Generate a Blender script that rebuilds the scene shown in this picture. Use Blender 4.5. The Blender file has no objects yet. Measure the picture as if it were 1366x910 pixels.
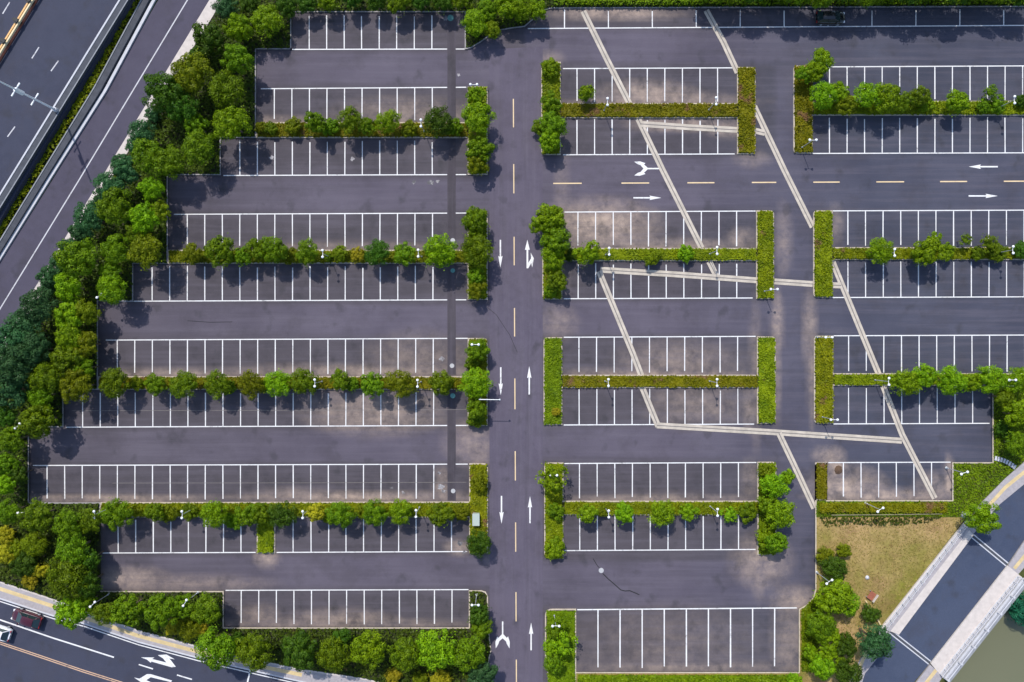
import bpy, math, random
import numpy as np
from mathutils import Vector
from mathutils.geometry import tessellate_polygon

random.seed(7)
rng = np.random.default_rng(7)
R = math.radians
S = 0.107          # metres per plan unit on the ground
H = 97.0           # height of the drone
scene = bpy.context.scene
COL = scene.collection


# ------------------------------------------------------------------ plan helpers
def P(x, y, z=0.0):
    """Survey-plan coordinates (x to the east, y to the south) to metres at height z."""
    k = S * (H - z) / H
    return Vector(((x - 683) * k, (455 - y) * k, z))


def Pn(pts, z=0.0):
    return [P(a, b, z) for a, b in pts]


# ------------------------------------------------------------------ materials
def new_mat(name):
    m = bpy.data.materials.new(name)
    m.use_nodes = True
    nt = m.node_tree
    nt.nodes.clear()
    out = nt.nodes.new('ShaderNodeOutputMaterial')
    b = nt.nodes.new('ShaderNodeBsdfPrincipled')
    nt.links.new(b.outputs[0], out.inputs[0])
    return m, nt, b, out


def noise(nt, scale, detail=4, rough=.6, vec=None):
    n = nt.nodes.new('ShaderNodeTexNoise')
    n.inputs['Scale'].default_value = scale
    n.inputs['Detail'].default_value = detail
    n.inputs['Roughness'].default_value = rough
    if vec is not None:
        nt.links.new(vec, n.inputs['Vector'])
    return n.outputs['Fac']


def ramp(nt, fac, p0, p1, c0=(0, 0, 0, 1), c1=(1, 1, 1, 1)):
    r = nt.nodes.new('ShaderNodeValToRGB')
    r.color_ramp.elements[0].position = p0
    r.color_ramp.elements[1].position = p1
    r.color_ramp.elements[0].color = c0
    r.color_ramp.elements[1].color = c1
    nt.links.new(fac, r.inputs[0])
    return r.outputs[0]


def mix(nt, fac, a, b, blend='MIX'):
    m = nt.nodes.new('ShaderNodeMix')
    m.data_type = 'RGBA'
    m.blend_type = blend
    if isinstance(fac, (int, float)):
        m.inputs[0].default_value = fac
    else:
        nt.links.new(fac, m.inputs[0])
    for i, v in ((6, a), (7, b)):
        if isinstance(v, (tuple, list)):
            m.inputs[i].default_value = (*v[:3], 1)
        else:
            nt.links.new(v, m.inputs[i])
    return m.outputs[2]


def mul(nt, a, b):
    m = nt.nodes.new('ShaderNodeMath')
    m.operation = 'MULTIPLY'
    for i, v in ((0, a), (1, b)):
        if isinstance(v, (int, float)):
            m.inputs[i].default_value = v
        else:
            nt.links.new(v, m.inputs[i])
    return m.outputs[0]


def geo_pos(nt, scale=(1, 1, 1)):
    g = nt.nodes.new('ShaderNodeNewGeometry')
    mp = nt.nodes.new('ShaderNodeMapping')
    mp.inputs['Scale'].default_value = scale
    nt.links.new(g.outputs['Position'], mp.inputs[0])
    return mp.outputs[0]


def plain(name, col, rough=.6, metal=0.0, var=.12, scale=3.0, spec=.4):
    m, nt, b, o = new_mat(name)
    f = noise(nt, scale, 5, .65, geo_pos(nt))
    c = mix(nt, f, tuple(v * (1 - var * 2) for v in col), tuple(min(1, v * (1 + var * 2)) for v in col))
    nt.links.new(c, b.inputs['Base Color'])
    b.inputs['Roughness'].default_value = rough
    b.inputs['Metallic'].default_value = metal
    b.inputs['Specular IOR Level'].default_value = spec
    return m


def asphalt(name, dark, light, attr=False, dust=(.46, .35, .28), streak=True):
    m, nt, b, o = new_mat(name)
    pos = geo_pos(nt)
    big = ramp(nt, noise(nt, .09, 5, .6, pos), .35, .68)
    mid = noise(nt, .7, 6, .7, pos)
    fine = noise(nt, 9, 4, .8, pos)
    c = mix(nt, big, dark, light)
    c = mix(nt, ramp(nt, mid, .3, .75), mix(nt, .8, c, (0, 0, 0), 'MIX') if False else c, light)
    if attr:
        a = nt.nodes.new('ShaderNodeAttribute')
        a.attribute_name = 'wear'
        sep = nt.nodes.new('ShaderNodeSeparateColor')
        nt.links.new(a.outputs['Color'], sep.inputs[0])
        # G: aisles polished pale by driving, darker westward; B: darker and bluer eastward
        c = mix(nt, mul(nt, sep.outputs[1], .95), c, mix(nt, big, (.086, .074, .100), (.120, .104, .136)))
        c = mix(nt, mul(nt, sep.outputs[2], .75), c, mix(nt, big, (.040, .047, .074), (.062, .070, .102)))
        dn = ramp(nt, noise(nt, .55, 7, .72, pos), .25, .62)
        c = mix(nt, mul(nt, sep.outputs[0], dn), c, dust)
    if attr:
        on = ramp(nt, noise(nt, 1.3, 6, .75, pos), .30, .62)
        c = mix(nt, mul(nt, mul(nt, a.outputs['Alpha'], on), .8), c, (.034, .031, .034))
    if streak:
        ax = (.05, 1.1, 1) if streak != 'y' else (1.1, .05, 1)
        st = ramp(nt, noise(nt, 1.0, 5, .65, geo_pos(nt, ax)), .46, .70)
        c = mix(nt, mul(nt, st, .34), c, (.145, .128, .158))
        st2 = ramp(nt, noise(nt, .7, 5, .7, geo_pos(nt, (ax[0] * .8, ax[1] * .8, 1.3))), .52, .72)
        c = mix(nt, mul(nt, st2, .30), c, (.045, .042, .048))
    blot = ramp(nt, noise(nt, .2, 6, .7, pos), .50, .66)
    c = mix(nt, mul(nt, blot, .30), c, (.050, .044, .050))
    oil = ramp(nt, noise(nt, .42, 3, .5, geo_pos(nt, (1.0, .8, 1))), .60, .72)
    c = mix(nt, mul(nt, oil, .42), c, (.035, .034, .038))
    gr = ramp(nt, fine, .2, .8, (.78, .78, .78, 1), (1.18, 1.18, 1.18, 1))
    c = mix(nt, 1.0, c, gr, 'MULTIPLY')
    nt.links.new(c, b.inputs['Base Color'])
    b.inputs['Roughness'].default_value = .85
    b.inputs['Specular IOR Level'].default_value = .25
    bp = nt.nodes.new('ShaderNodeBump')
    bp.inputs['Strength'].default_value = .25
    bp.inputs['Distance'].default_value = .01
    nt.links.new(noise(nt, 45, 3, .7, pos), bp.inputs['Height'])
    nt.links.new(bp.outputs[0], b.inputs['Normal'])
    return m


def paint(name, col, under=(.085, .08, .09), wear=.385):
    m, nt, b, o = new_mat(name)
    pos = geo_pos(nt)
    f = noise(nt, 2.2, 7, .78, pos)
    f2 = noise(nt, .25, 3, .6, pos)
    w = ramp(nt, mix(nt, .35, f, f2), wear - .06, wear + .06)
    c = mix(nt, w, under, col)
    c = mix(nt, ramp(nt, noise(nt, .8, 4, .6, pos), .35, .8), c, mix(nt, 1, c, (.82, .78, .76), 'MULTIPLY'))
    nt.links.new(c, b.inputs['Base Color'])
    b.inputs['Roughness'].default_value = .7
    return m


def leafy(name, c0, c1, dead=None, dead_amt=.66, transl=.2, nscale=1.5):
    m, nt, b, o = new_mat(name)
    g = nt.nodes.new('ShaderNodeNewGeometry')
    oi = nt.nodes.new('ShaderNodeObjectInfo')
    pos = geo_pos(nt)
    f = mix(nt, .45, ramp(nt, noise(nt, nscale, 3, .6, pos), .32, .68), g.outputs['Random Per Island'])
    c = mix(nt, f, c0, c1)
    hs = nt.nodes.new('ShaderNodeHueSaturation')
    mr = nt.nodes.new('ShaderNodeMapRange')
    mr.inputs['To Min'].default_value = .482
    mr.inputs['To Max'].default_value = .512
    nt.links.new(oi.outputs['Random'], mr.inputs[0])
    nt.links.new(mr.outputs[0], hs.inputs['Hue'])
    mv = nt.nodes.new('ShaderNodeMapRange')
    mv.inputs['To Min'].default_value = .78
    mv.inputs['To Max'].default_value = 1.2
    nt.links.new(oi.outputs['Random'], mv.inputs[0])
    nt.links.new(mv.outputs[0], hs.inputs['Value'])
    nt.links.new(c, hs.inputs['Color'])
    c = hs.outputs[0]
    if dead:
        d = ramp(nt, noise(nt, .33, 5, .7, pos), dead_amt, dead_amt + .07)
        c = mix(nt, d, c, dead)
    nt.links.new(c, b.inputs['Base Color'])
    b.inputs['Roughness'].default_value = .5
    b.inputs['Specular IOR Level'].default_value = .12
    t = nt.nodes.new('ShaderNodeBsdfTranslucent')
    nt.links.new(c, t.inputs[0])
    ms = nt.nodes.new('ShaderNodeMixShader')
    ms.inputs[0].default_value = transl
    nt.links.new(b.outputs[0], ms.inputs[1])
    nt.links.new(t.outputs[0], ms.inputs[2])
    nt.links.new(ms.outputs[0], o.inputs[0])
    return m


M = {}
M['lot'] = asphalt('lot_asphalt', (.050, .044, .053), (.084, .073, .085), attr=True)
M['drive'] = asphalt('driveway_asphalt', (.080, .068, .096), (.112, .096, .130), streak='y')
M['road'] = asphalt('road_asphalt', (.038, .042, .068), (.052, .056, .086), streak=False)
M['slip'] = asphalt('slip_road_asphalt', (.058, .052, .078), (.080, .072, .104), streak=False)
M['patch'] = asphalt('patch_asphalt', (.042, .036, .044), (.072, .062, .074), streak='y')
M['bridge_asphalt'] = asphalt('bridge_asphalt', (.042, .056, .098), (.060, .075, .120), streak=False)
M['white'] = paint('white_road_paint', (.76, .76, .76))
M['dull'] = paint('dull_road_paint', (.55, .55, .58), wear=.40)
M['worn'] = paint('worn_road_paint', (.42, .40, .41), wear=.52)
M['cream'] = paint('cream_road_paint', (.74, .56, .33), wear=.32)
M['yellow'] = paint('yellow_road_paint', (.62, .40, .26), wear=.40)
M['kerb'] = plain('kerb_concrete', (.50, .43, .34), .85, var=.2, scale=.9)
M['kerb_grey'] = plain('grey_kerb_concrete', (.33, .31, .31), .85, var=.2, scale=1.2)
M['band'] = plain('trench_concrete', (.48, .42, .35), .85, var=.26, scale=.8)
M['band_dark'] = plain('trench_joint', (.19, .17, .16), .9, var=.2)
M['path'] = plain('paving_grey', (.36, .33, .34), .85, var=.18, scale=2.5)
M['path_pale'] = plain('paving_pale', (.56, .50, .46), .85, var=.14, scale=1.6)
M['tactile'] = plain('tactile_paving', (.60, .46, .24), .8, var=.2, scale=1.2)
M['concrete'] = plain('concrete', (.26, .27, .29), .85, var=.2, scale=1.0)
M['concrete_pale'] = plain('pale_concrete', (.52, .52, .55), .8, var=.12, scale=1.0)
M['concrete_dark'] = plain('weathered_concrete', (.065, .07, .085), .9, var=.25, scale=1.3)
M['steel'] = plain('galvanised_steel', (.50, .52, .55), .45, .4, var=.08)
M['lamp_white'] = plain('white_enamel', (.82, .83, .85), .35, var=.03)
M['rail_yellow'] = plain('yellow_rail_paint', (.72, .42, .16), .5, var=.12)
M['rail_cream'] = plain('cream_rail_paint', (.75, .60, .36), .5, var=.1)
M['black'] = plain('black_plastic', (.02, .02, .022), .5, var=.1)
M['rubber'] = plain('tyre_rubber', (.018, .018, .02), .85, var=.1)
M['bark'] = plain('bark', (.11, .08, .055), .95, var=.3, scale=6)
M['soil'] = plain('island_soil', (.055, .05, .022), .95, var=.3, scale=1.5)
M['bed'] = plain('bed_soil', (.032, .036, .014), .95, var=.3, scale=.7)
M['brown'] = plain('loose_soil', (.11, .065, .04), .95, var=.3, scale=3)
M['redwood'] = plain('red_brown_timber', (.30, .10, .06), .7, var=.2, scale=4)
M['teal_iron'] = plain('teal_cover', (.10, .27, .25), .6, var=.15)
M['iron'] = plain('pale_iron_cover', (.42, .42, .43), .6, var=.15)
M['cabinet'] = plain('pale_green_enamel', (.40, .46, .42), .5, var=.06)
M['tan_stone'] = plain('tan_stone', (.25, .23, .13), .9, var=.25, scale=1.5)
M['water'] = None


def grass_mat(name, a, b_, c_, s1=.10, s2=2.4):
    m, nt, b, o = new_mat(name)
    pos = geo_pos(nt)
    c = mix(nt, ramp(nt, noise(nt, s1, 5, .62, pos), .38, .62), a, b_)
    c = mix(nt, ramp(nt, noise(nt, s1 * 3.1, 6, .7, pos), .5, .72), c, c_)
    c = mix(nt, 1, c, ramp(nt, noise(nt, s2, 6, .8, pos), .25, .75, (.6, .6, .6, 1), (1.3, 1.3, 1.3, 1)), 'MULTIPLY')
    nt.links.new(c, b.inputs['Base Color'])
    b.inputs['Roughness'].default_value = .95
    b.inputs['Specular IOR Level'].default_value = .1
    return m


M['ground'] = grass_mat('ground_earth', (.05, .065, .02), (.09, .10, .03), (.10, .075, .04), .03)
M['lawn'] = grass_mat('dry_lawn', (.19, .18, .03), (.42, .28, .13), (.22, .14, .06), .07, 1.9)
M['verge'] = grass_mat('verge_grass', (.055, .085, .012), (.085, .11, .014), (.05, .06, .015), .12)


def water_mat():
    m, nt, b, o = new_mat('river_water')
    pos = geo_pos(nt)
    c = mix(nt, noise(nt, .06, 4, .5, pos), (.135, .138, .078), (.16, .16, .095))
    nt.links.new(c, b.inputs['Base Color'])
    b.inputs['Roughness'].default_value = .18
    bp = nt.nodes.new('ShaderNodeBump')
    bp.inputs['Strength'].default_value = .35
    nt.links.new(noise(nt, .9, 3, .6, pos), bp.inputs['Height'])
    nt.links.new(bp.outputs[0], b.inputs['Normal'])
    return m


M['water'] = water_mat()

TONE = {
    'b': ('bright green', leafy('leaf_bright', (.036, .110, .002), (.275, .445, .005))),
    'm': ('mid green', leafy('leaf_mid', (.022, .068, .002), (.200, .320, .005))),
    'd': ('dark green', leafy('leaf_dark', (.012, .045, .003), (.085, .175, .009))),
    'u': ('bluish green', leafy('leaf_bluish', (.014, .060, .020), (.065, .170, .052))),
    'o': ('olive green', leafy('leaf_olive', (.050, .085, .002), (.235, .285, .005))),
    'y': ('yellowish', leafy('leaf_yellow', (.17, .18, .006), (.46, .40, .016))),
    't': ('teal green', leafy('leaf_teal', (.008, .085, .045), (.030, .200, .110))),
}
HEDGE = leafy('hedge_leaf', (.070, .115, .002), (.265, .310, .005), dead=(.20, .12, .045), dead_amt=.62, nscale=.6)
HEDGE_O = leafy('hedge_leaf_olive', (.090, .110, .002), (.275, .265, .006), dead=(.21, .12, .05), dead_amt=.57, nscale=.6)
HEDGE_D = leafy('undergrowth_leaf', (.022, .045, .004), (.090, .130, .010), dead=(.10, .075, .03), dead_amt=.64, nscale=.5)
HEDGE_G = leafy('lush_hedge_leaf', (.055, .120, .002), (.215, .330, .005), dead=(.12, .08, .03), dead_amt=.72, nscale=.6)


# ------------------------------------------------------------------ objects
def link(name, me, parent=None, mats=()):
    o = bpy.data.objects.new(name, me)
    COL.objects.link(o)
    if me is not None:
        for m in mats:
            me.materials.append(m)
    if parent is not None:
        o.parent = parent
    return o


def tag(o, label=None, cat=None, group=None, kind=None):
    if label:
        o['label'] = label
    if cat:
        o['category'] = cat
    if group:
        o['group'] = group
    if kind:
        o['kind'] = kind
    return o


def thing(name, label, cat, loc=(0, 0, 0), rz=0.0, group=None):
    o = bpy.data.objects.new(name, None)
    COL.objects.link(o)
    o.empty_display_size = .2
    o.location = loc
    o.rotation_euler = (0, 0, rz)
    return tag(o, label, cat, group)


class MB:
    def __init__(s):
        s.v, s.f, s.m = [], [], []

    def quad(s, a, b, c, d, mi=0):
        i = len(s.v)
        s.v += [tuple(a), tuple(b), tuple(c), tuple(d)]
        s.f.append((i, i + 1, i + 2, i + 3))
        s.m.append(mi)

    def box(s, cx, cy, cz, sx, sy, sz, rz=0.0, mi=0):
        ca, sa = math.cos(rz), math.sin(rz)
        i = len(s.v)
        for dz in (-.5, .5):
            for dx, dy in ((-.5, -.5), (.5, -.5), (.5, .5), (-.5, .5)):
                x, y = dx * sx, dy * sy
                s.v.append((cx + x * ca - y * sa, cy + x * sa + y * ca, cz + dz * sz))
        for q in ((3, 2, 1, 0), (4, 5, 6, 7), (0, 1, 5, 4), (1, 2, 6, 5), (2, 3, 7, 6), (3, 0, 4, 7)):
            s.f.append(tuple(i + k for k in q))
            s.m.append(mi)

    def tube(s, pts, rads, n=8, mi=0, caps=True):
        pts = [Vector(p) for p in pts]
        base = len(s.v)
        for k, p in enumerate(pts):
            d = (pts[min(k + 1, len(pts) - 1)] - pts[max(k - 1, 0)]).normalized()
            u = d.cross(Vector((0, 0, 1)))
            if u.length < .05:
                u = Vector((1, 0, 0))
            u.normalize()
            w = d.cross(u).normalized()
            for j in range(n):
                a = 2 * math.pi * j / n
                s.v.append(tuple(p + (u * math.cos(a) + w * math.sin(a)) * rads[k]))
        for k in range(len(pts) - 1):
            for j in range(n):
                a, b = base + k * n + j, base + k * n + (j + 1) % n
                s.f.append((a, b, b + n, a + n))
                s.m.append(mi)
        if caps:
            s.f.append(tuple(base + j for j in range(n))[::-1])
            s.f.append(tuple(base + (len(pts) - 1) * n + j for j in range(n)))
            s.m += [mi, mi]

    def lathe(s, c, prof, n=14, mi=0):
        base = len(s.v)
        for r, z in prof:
            for j in range(n):
                a = 2 * math.pi * j / n
                s.v.append((c[0] + r * math.cos(a), c[1] + r * math.sin(a), c[2] + z))
        for k in range(len(prof) - 1):
            for j in range(n):
                a, b = base + k * n + j, base + k * n + (j + 1) % n
                s.f.append((a, b, b + n, a + n))
                s.m.append(mi)
        s.f.append(tuple(base + j for j in range(n))[::-1])
        s.f.append(tuple(base + (len(prof) - 1) * n + j for j in range(n)))
        s.m += [mi, mi]

    def poly(s, pts, z, mi=0):
        """flat polygon sheet, pts in metres"""
        pts = [Vector((p[0], p[1], 0)) for p in pts]
        i = len(s.v)
        s.v += [(p.x, p.y, z) for p in pts]
        for t in tessellate_polygon([pts]):
            a, b, c = (pts[k] for k in t)
            t = tuple(t) if (b - a).cross(c - a).z > 0 else tuple(t)[::-1]
            s.f.append(tuple(i + k for k in t))
            s.m.append(mi)

    def prism(s, pts, z0, z1, mi=0):
        pts = ccw(pts)
        s.poly(pts, z1, mi)
        n = len(pts)
        i = len(s.v)
        s.v += [(p[0], p[1], z0) for p in pts] + [(p[0], p[1], z1) for p in pts]
        for k in range(n):
            j = (k + 1) % n
            s.f.append((i + k, i + j, i + n + j, i + n + k))
            s.m.append(mi)

    def ribbon(s, path, w, z, mi=0, off=0.0):
        L, Rr = offset_path(path, off + w / 2), offset_path(path, off - w / 2)
        i = len(s.v)
        for a, b in zip(L, Rr):
            s.v += [(a.x, a.y, z), (b.x, b.y, z)]
        for k in range(len(L) - 1):
            s.f.append((i + 2 * k, i + 2 * k + 1, i + 2 * k + 3, i + 2 * k + 2))
            s.m.append(mi)

    def wall(s, path, w, z0, z1, mi=0, off=0.0, closed=False):
        """upright strip of width w along a path, with a top and two sides"""
        L, Rr = offset_path(path, off + w / 2, closed), offset_path(path, off - w / 2, closed)
        i = len(s.v)
        for a, b in zip(L, Rr):
            s.v += [(a.x, a.y, z0), (a.x, a.y, z1), (b.x, b.y, z1), (b.x, b.y, z0)]
        n = len(L)
        for k in range(n if closed else n - 1):
            a, b = i + 4 * k, i + 4 * ((k + 1) % n)
            for q in range(3):
                s.f.append((a + q, a + q + 1, b + q + 1, b + q))
                s.m.append(mi)
        if not closed:
            s.f.append((i, i + 3, i + 2, i + 1))
            e = i + 4 * (n - 1)
            s.f.append((e, e + 1, e + 2, e + 3))
            s.m += [mi, mi]

    def build(s, name, mats, parent=None, smooth=False):
        me = bpy.data.meshes.new(name)
        me.from_pydata(s.v, [], s.f)
        mats = mats if isinstance(mats, (list, tuple)) else [mats]
        for m in mats:
            me.materials.append(m)
        if len(mats) > 1:
            me.polygons.foreach_set('material_index', s.m)
        if smooth:
            me.polygons.foreach_set('use_smooth', [True] * len(me.polygons))
        me.update()
        return link(name, me, parent)


def area2(pts):
    return sum(pts[i][0] * pts[(i + 1) % len(pts)][1] - pts[(i + 1) % len(pts)][0] * pts[i][1] for i in range(len(pts)))


def ccw(pts):
    return list(pts) if area2(pts) > 0 else list(pts)[::-1]


def offset_path(path, d, closed=False):
    """shift a polyline to its left by d, mitred"""
    p = [Vector((a[0], a[1])) for a in path]
    n = len(p)
    out = []
    for k in range(n):
        if closed:
            a, b, c = p[k - 1], p[k], p[(k + 1) % n]
        else:
            a, b, c = p[max(k - 1, 0)], p[k], p[min(k + 1, n - 1)]
        d1, d2 = (b - a), (c - b)
        if d1.length < 1e-6:
            d1 = d2
        if d2.length < 1e-6:
            d2 = d1
        d1, d2 = d1.normalized(), d2.normalized()
        n1, n2 = Vector((-d1.y, d1.x)), Vector((-d2.y, d2.x))
        m = n1 + n2
        m = m / max(m.length_squared / 2, .25)
        out.append(b + m * d)
    return out


def rounded(pts, rad):
    """round the corners of a plan polygon; rad: {index: radius}"""
    out = []
    n = len(pts)
    for i, p in enumerate(pts):
        r = rad.get(i, 0)
        if not r:
            out.append(p)
            continue
        b = Vector(p)
        a, c = Vector(pts[i - 1]), Vector(pts[(i + 1) % n])
        u, v = (a - b).normalized(), (c - b).normalized()
        for k in range(6):
            t = k / 5
            q = (b + u * r) * (1 - t) ** 2 + b * 2 * t * (1 - t) + (b + v * r) * t * t
            out.append((q.x, q.y))
    return out


def inside(px, py, poly):
    c = np.zeros(px.shape, bool)
    n = len(poly)
    for i in range(n):
        x0, y0 = poly[i][0], poly[i][1]
        x1, y1 = poly[i - 1][0], poly[i - 1][1]
        if y0 == y1:
            continue
        t = ((y0 > py) != (y1 > py)) & (px < (x1 - x0) * (py - y0) / (y1 - y0) + x0)
        c ^= t
    return c


def quads_mesh(name, V, mat_, extra=None):
    """V: (n,4,3) loose quads; extra: an MB of solid faces added in front"""
    ev = np.array(extra.v, float).reshape(-1, 3) if extra and extra.v else np.zeros((0, 3))
    ef = extra.f if extra else []
    nq = len(V)
    verts = np.concatenate([ev, V.reshape(-1, 3)])
    loops = [i for f in ef for i in f]
    starts, tot, c = [], [], 0
    for f in ef:
        starts.append(c)
        tot.append(len(f))
        c += len(f)
    li = np.concatenate([np.array(loops, int), np.arange(nq * 4) + len(ev)]).astype(np.int32)
    st = np.concatenate([np.array(starts, int), c + np.arange(nq) * 4]).astype(np.int32)
    me = bpy.data.meshes.new(name)
    me.vertices.add(len(verts))
    me.vertices.foreach_set('co', verts.astype(np.float32).ravel())
    me.loops.add(len(li))
    me.loops.foreach_set('vertex_index', li)
    me.polygons.add(len(st))
    me.polygons.foreach_set('loop_start', st)
    me.update(calc_edges=True)
    me.validate()
    if mat_:
        me.materials.append(mat_)
    return me


def leaves(c, nrm, size, r=rng):
    """leaf quads (diamond shaped) at points c facing nrm"""
    n = len(c)
    nrm = nrm / np.maximum(np.linalg.norm(nrm, axis=1, keepdims=True), 1e-6)
    t = r.normal(size=(n, 3))
    u = np.cross(nrm, t)
    u /= np.maximum(np.linalg.norm(u, axis=1, keepdims=True), 1e-6)
    w = np.cross(nrm, u)
    sz = (size * r.uniform(.65, 1.35, (n, 1)))
    a, b = u * sz, w * sz * .62
    fold = nrm * sz * .16
    V = np.stack([c - a - fold, c - b + a * .12 + fold, c + a - fold, c + b + a * .12 + fold], 1)
    return V


# ------------------------------------------------------------------ the ground, river, roads
RIV_A, RIV_B = P(1372, 772), P(1266, 910)
rd = (RIV_B - RIV_A).normalized()
rn = Vector((-rd.y, rd.x, 0))
if rn.x < 0:
    rn = -rn


def ground():
    def axis(lo, hi):
        core = np.arange(lo, hi + .1, 1.5)
        far = np.array([12, 40, 120, 400, 1200, 3000])
        return np.concatenate([(lo - far)[::-1], core, hi + far])
    xs, ys = axis(-90, 95), axis(-62, 62)
    X, Y = np.meshgrid(xs, ys)
    d = (X - RIV_A.x) * rn.x + (Y - RIV_A.y) * rn.y
    near = np.clip((d + .2) / 3.0, 0, 1)
    far = np.clip((d - 60) / 8, 0, 1)
    Z = -.06 - 4.2 * (near * near * (3 - 2 * near)) * (1 - far) + .0 * X
    me = bpy.data.meshes.new('ground')
    n, m_ = X.shape
    v = np.stack([X, Y, Z], -1).reshape(-1, 3)
    f = [(i * m_ + j, i * m_ + j + 1, (i + 1) * m_ + j + 1, (i + 1) * m_ + j) for i in range(n - 1) for j in range(m_ - 1)]
    me.from_pydata([tuple(a) for a in v], [], f)
    tag(link('ground', me, None, [M['ground']]), kind='structure')
    mb = MB()
    a, b = RIV_A + rn * .6 - rd * 400, RIV_A + rn * .6 + rd * 400
    mb.quad((a.x, a.y, -2.6), (b.x, b.y, -2.6), (b.x + rn.x * 66, b.y + rn.y * 66, -2.6), (a.x + rn.x * 66, a.y + rn.y * 66, -2.6))
    tag(mb.build('river_water', M['water']), kind='structure')


ground()

# ---- the parking lot surface: a fine sheet carrying wear and dust
LOT = [(395, 8), (700, 8), (1490, 4), (1490, 506), (1330, 506), (1330, 622), (1275, 622), (1275, 672), (1092, 672), (1092, 800),
       (1072, 816), (1072, 901), (760, 901), (760, 960), (640, 960), (640, 845), (290, 845), (290, 795), (128, 795), (128, 677), (30, 677), (30, 560),
       (78, 560), (78, 513), (125, 513), (125, 393), (170, 393), (170, 345), (216, 345), (216, 226), (287, 226), (287, 177),
       (335, 177), (335, 60), (380, 60)]
AISLES = [(342, 70, 670, 114), (225, 238, 670, 281), (132, 406, 670, 449), (40, 574, 670, 617), (136, 741, 670, 784),
          (700, 210, 1490, 279), (700, 402, 1085, 446), (700, 570, 1324, 613), (700, 748, 1084, 808), (1085, 400, 1490, 444),
          (700, 41, 1490, 85), (1035, 88, 1084, 800), (622, 30, 670, 118)]
DUST = [(560, 480, 60, 30, .3), (800, 300, 65, 28, .9), (1012, 765, 8, 30, .45), (655, 745, 12, 8, .3), (1035, 500, 5, 60, .5), (1083, 500, 5, 60, .5), (750, 300, 10, 90, .3), (1008, 500, 8, 80, .35), (820, 14, 60, 6, .8), (880, 136, 110, 5, .6), (880, 329, 120, 5, .5), (880, 498, 120, 5, .5), (880, 666, 120, 5, .5), (350, 161, 100, 5, .4), (862, 126, 55, 14, .75), (905, 134, 70, 8, .6), (765, 300, 30, 22, .45), (540, 152, 80, 18, .45), (480, 496, 170, 7, .55),
        (500, 548, 80, 26, .6), (626, 590, 30, 24, .4), (1130, 650, 45, 22, .85), (1245, 652, 22, 18, .5), (1190, 662, 90, 7, .9),
        (1106, 608, 18, 10, .7), (1037, 430, 7, 36, .6), (1080, 440, 9, 46, .5), (905, 482, 70, 22, .4), (930, 540, 60, 26, .35), (172, 772, 45, 13, .6),
        (255, 778, 90, 8, .4), (355, 744, 14, 10, .7), (345, 822, 24, 12, .4), (455, 826, 60, 10, .55), (1015, 748, 34, 28, .6), (1060, 802, 28, 16, .6),
        (1052, 860, 22, 46, .4), (890, 862, 110, 44, .2), (640, 600, 14, 28, .5), (820, 18, 70, 7, .7), (480, 663, 150, 5, .7), (150, 665, 120, 4, .6),
        (240, 498, 120, 4, .55), (745, 430, 22, 18, .35), (968, 172, 24, 8, .6), (905, 166, 60, 7, .65), (1116, 630, 14, 18, .9), (880, 326, 90, 6, .5),
        (735, 78, 14, 8, .4), (1003, 212, 20, 8, .4), (1266, 640, 6, 26, .8), (590, 650, 10, 22, .55), (610, 730, 14, 8, .6),
        (470, 330, 140, 5, .35), (1045, 320, 10, 40, .35), (990, 320, 18, 12, .5), (915, 890, 140, 6, .4), (445, 832, 160, 4, .5), (955, 545, 12, 16, .4), (395, 660, 50, 6, .5), (1000, 545, 8, 25, .5),
        (1000, 640, 10, 22, .4), (1115, 300, 10, 22, .35), (840, 505, 60, 6, .4)]


def lot():
    g = 5.5
    nx, ny = int(1450 / g) + 2, int(990 / g) + 2
    X, Y = np.meshgrid(np.arange(nx) * g + 5, np.arange(ny) * g - 8)
    wear = np.zeros((ny, nx, 4))
    wear[..., 3] = 1
    for cx, cy, rx, ry, s in DUST:
        d = np.sqrt(((X - cx) / (rx * 1.25)) ** 2 + ((Y - cy) / (ry * 1.25 + 2)) ** 2)
        wear[..., 0] = np.maximum(wear[..., 0], min(1, s * 1.2) * np.clip(1.15 - d, 0, 1) ** .8)
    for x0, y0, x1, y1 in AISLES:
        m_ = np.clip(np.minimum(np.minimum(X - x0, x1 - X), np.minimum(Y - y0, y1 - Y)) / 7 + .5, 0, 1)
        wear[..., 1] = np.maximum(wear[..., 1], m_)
    wear[..., 1] *= np.clip(.38 + X / 800, 0, 1)  # aisle paleness fades towards the west
    wear[..., 2] = np.clip((X - 900) / 260, 0, 1)  # tint grows bluer and darker towards the east
    wear[..., 3] = 0
    keep = inside(X[:-1, :-1] + g / 2, Y[:-1, :-1] + g / 2, LOT)
    used = {}
    v, f, wv = [], [], []

    def vid(i, j):
        k = used.get((i, j))
        if k is None:
            k = used[(i, j)] = len(v)
            v.append(tuple(P(X[i, j], Y[i, j])))
            wv.append(wear[i, j])
        return k
    for i in range(ny - 1):
        for j in range(nx - 1):
            if keep[i, j]:
                f.append((vid(i, j), vid(i + 1, j), vid(i + 1, j + 1), vid(i, j + 1)))
    me = bpy.data.meshes.new('parking_lot')
    me.from_pydata(v, [], f)
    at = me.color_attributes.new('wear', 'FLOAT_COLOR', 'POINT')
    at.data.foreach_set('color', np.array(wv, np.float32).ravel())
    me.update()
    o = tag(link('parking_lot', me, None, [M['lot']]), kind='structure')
    return o, np.array([k for k in used]), X, Y, np.array(wv, np.float32)


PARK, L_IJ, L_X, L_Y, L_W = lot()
BAYS = []


def sheet(name, pts, mat_, z, parent=None, kind='structure'):
    mb = MB()
    mb.poly(Pn(pts), z)
    o = mb.build(name, mat_, parent)
    return tag(o, kind=kind) if kind else o


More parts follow.
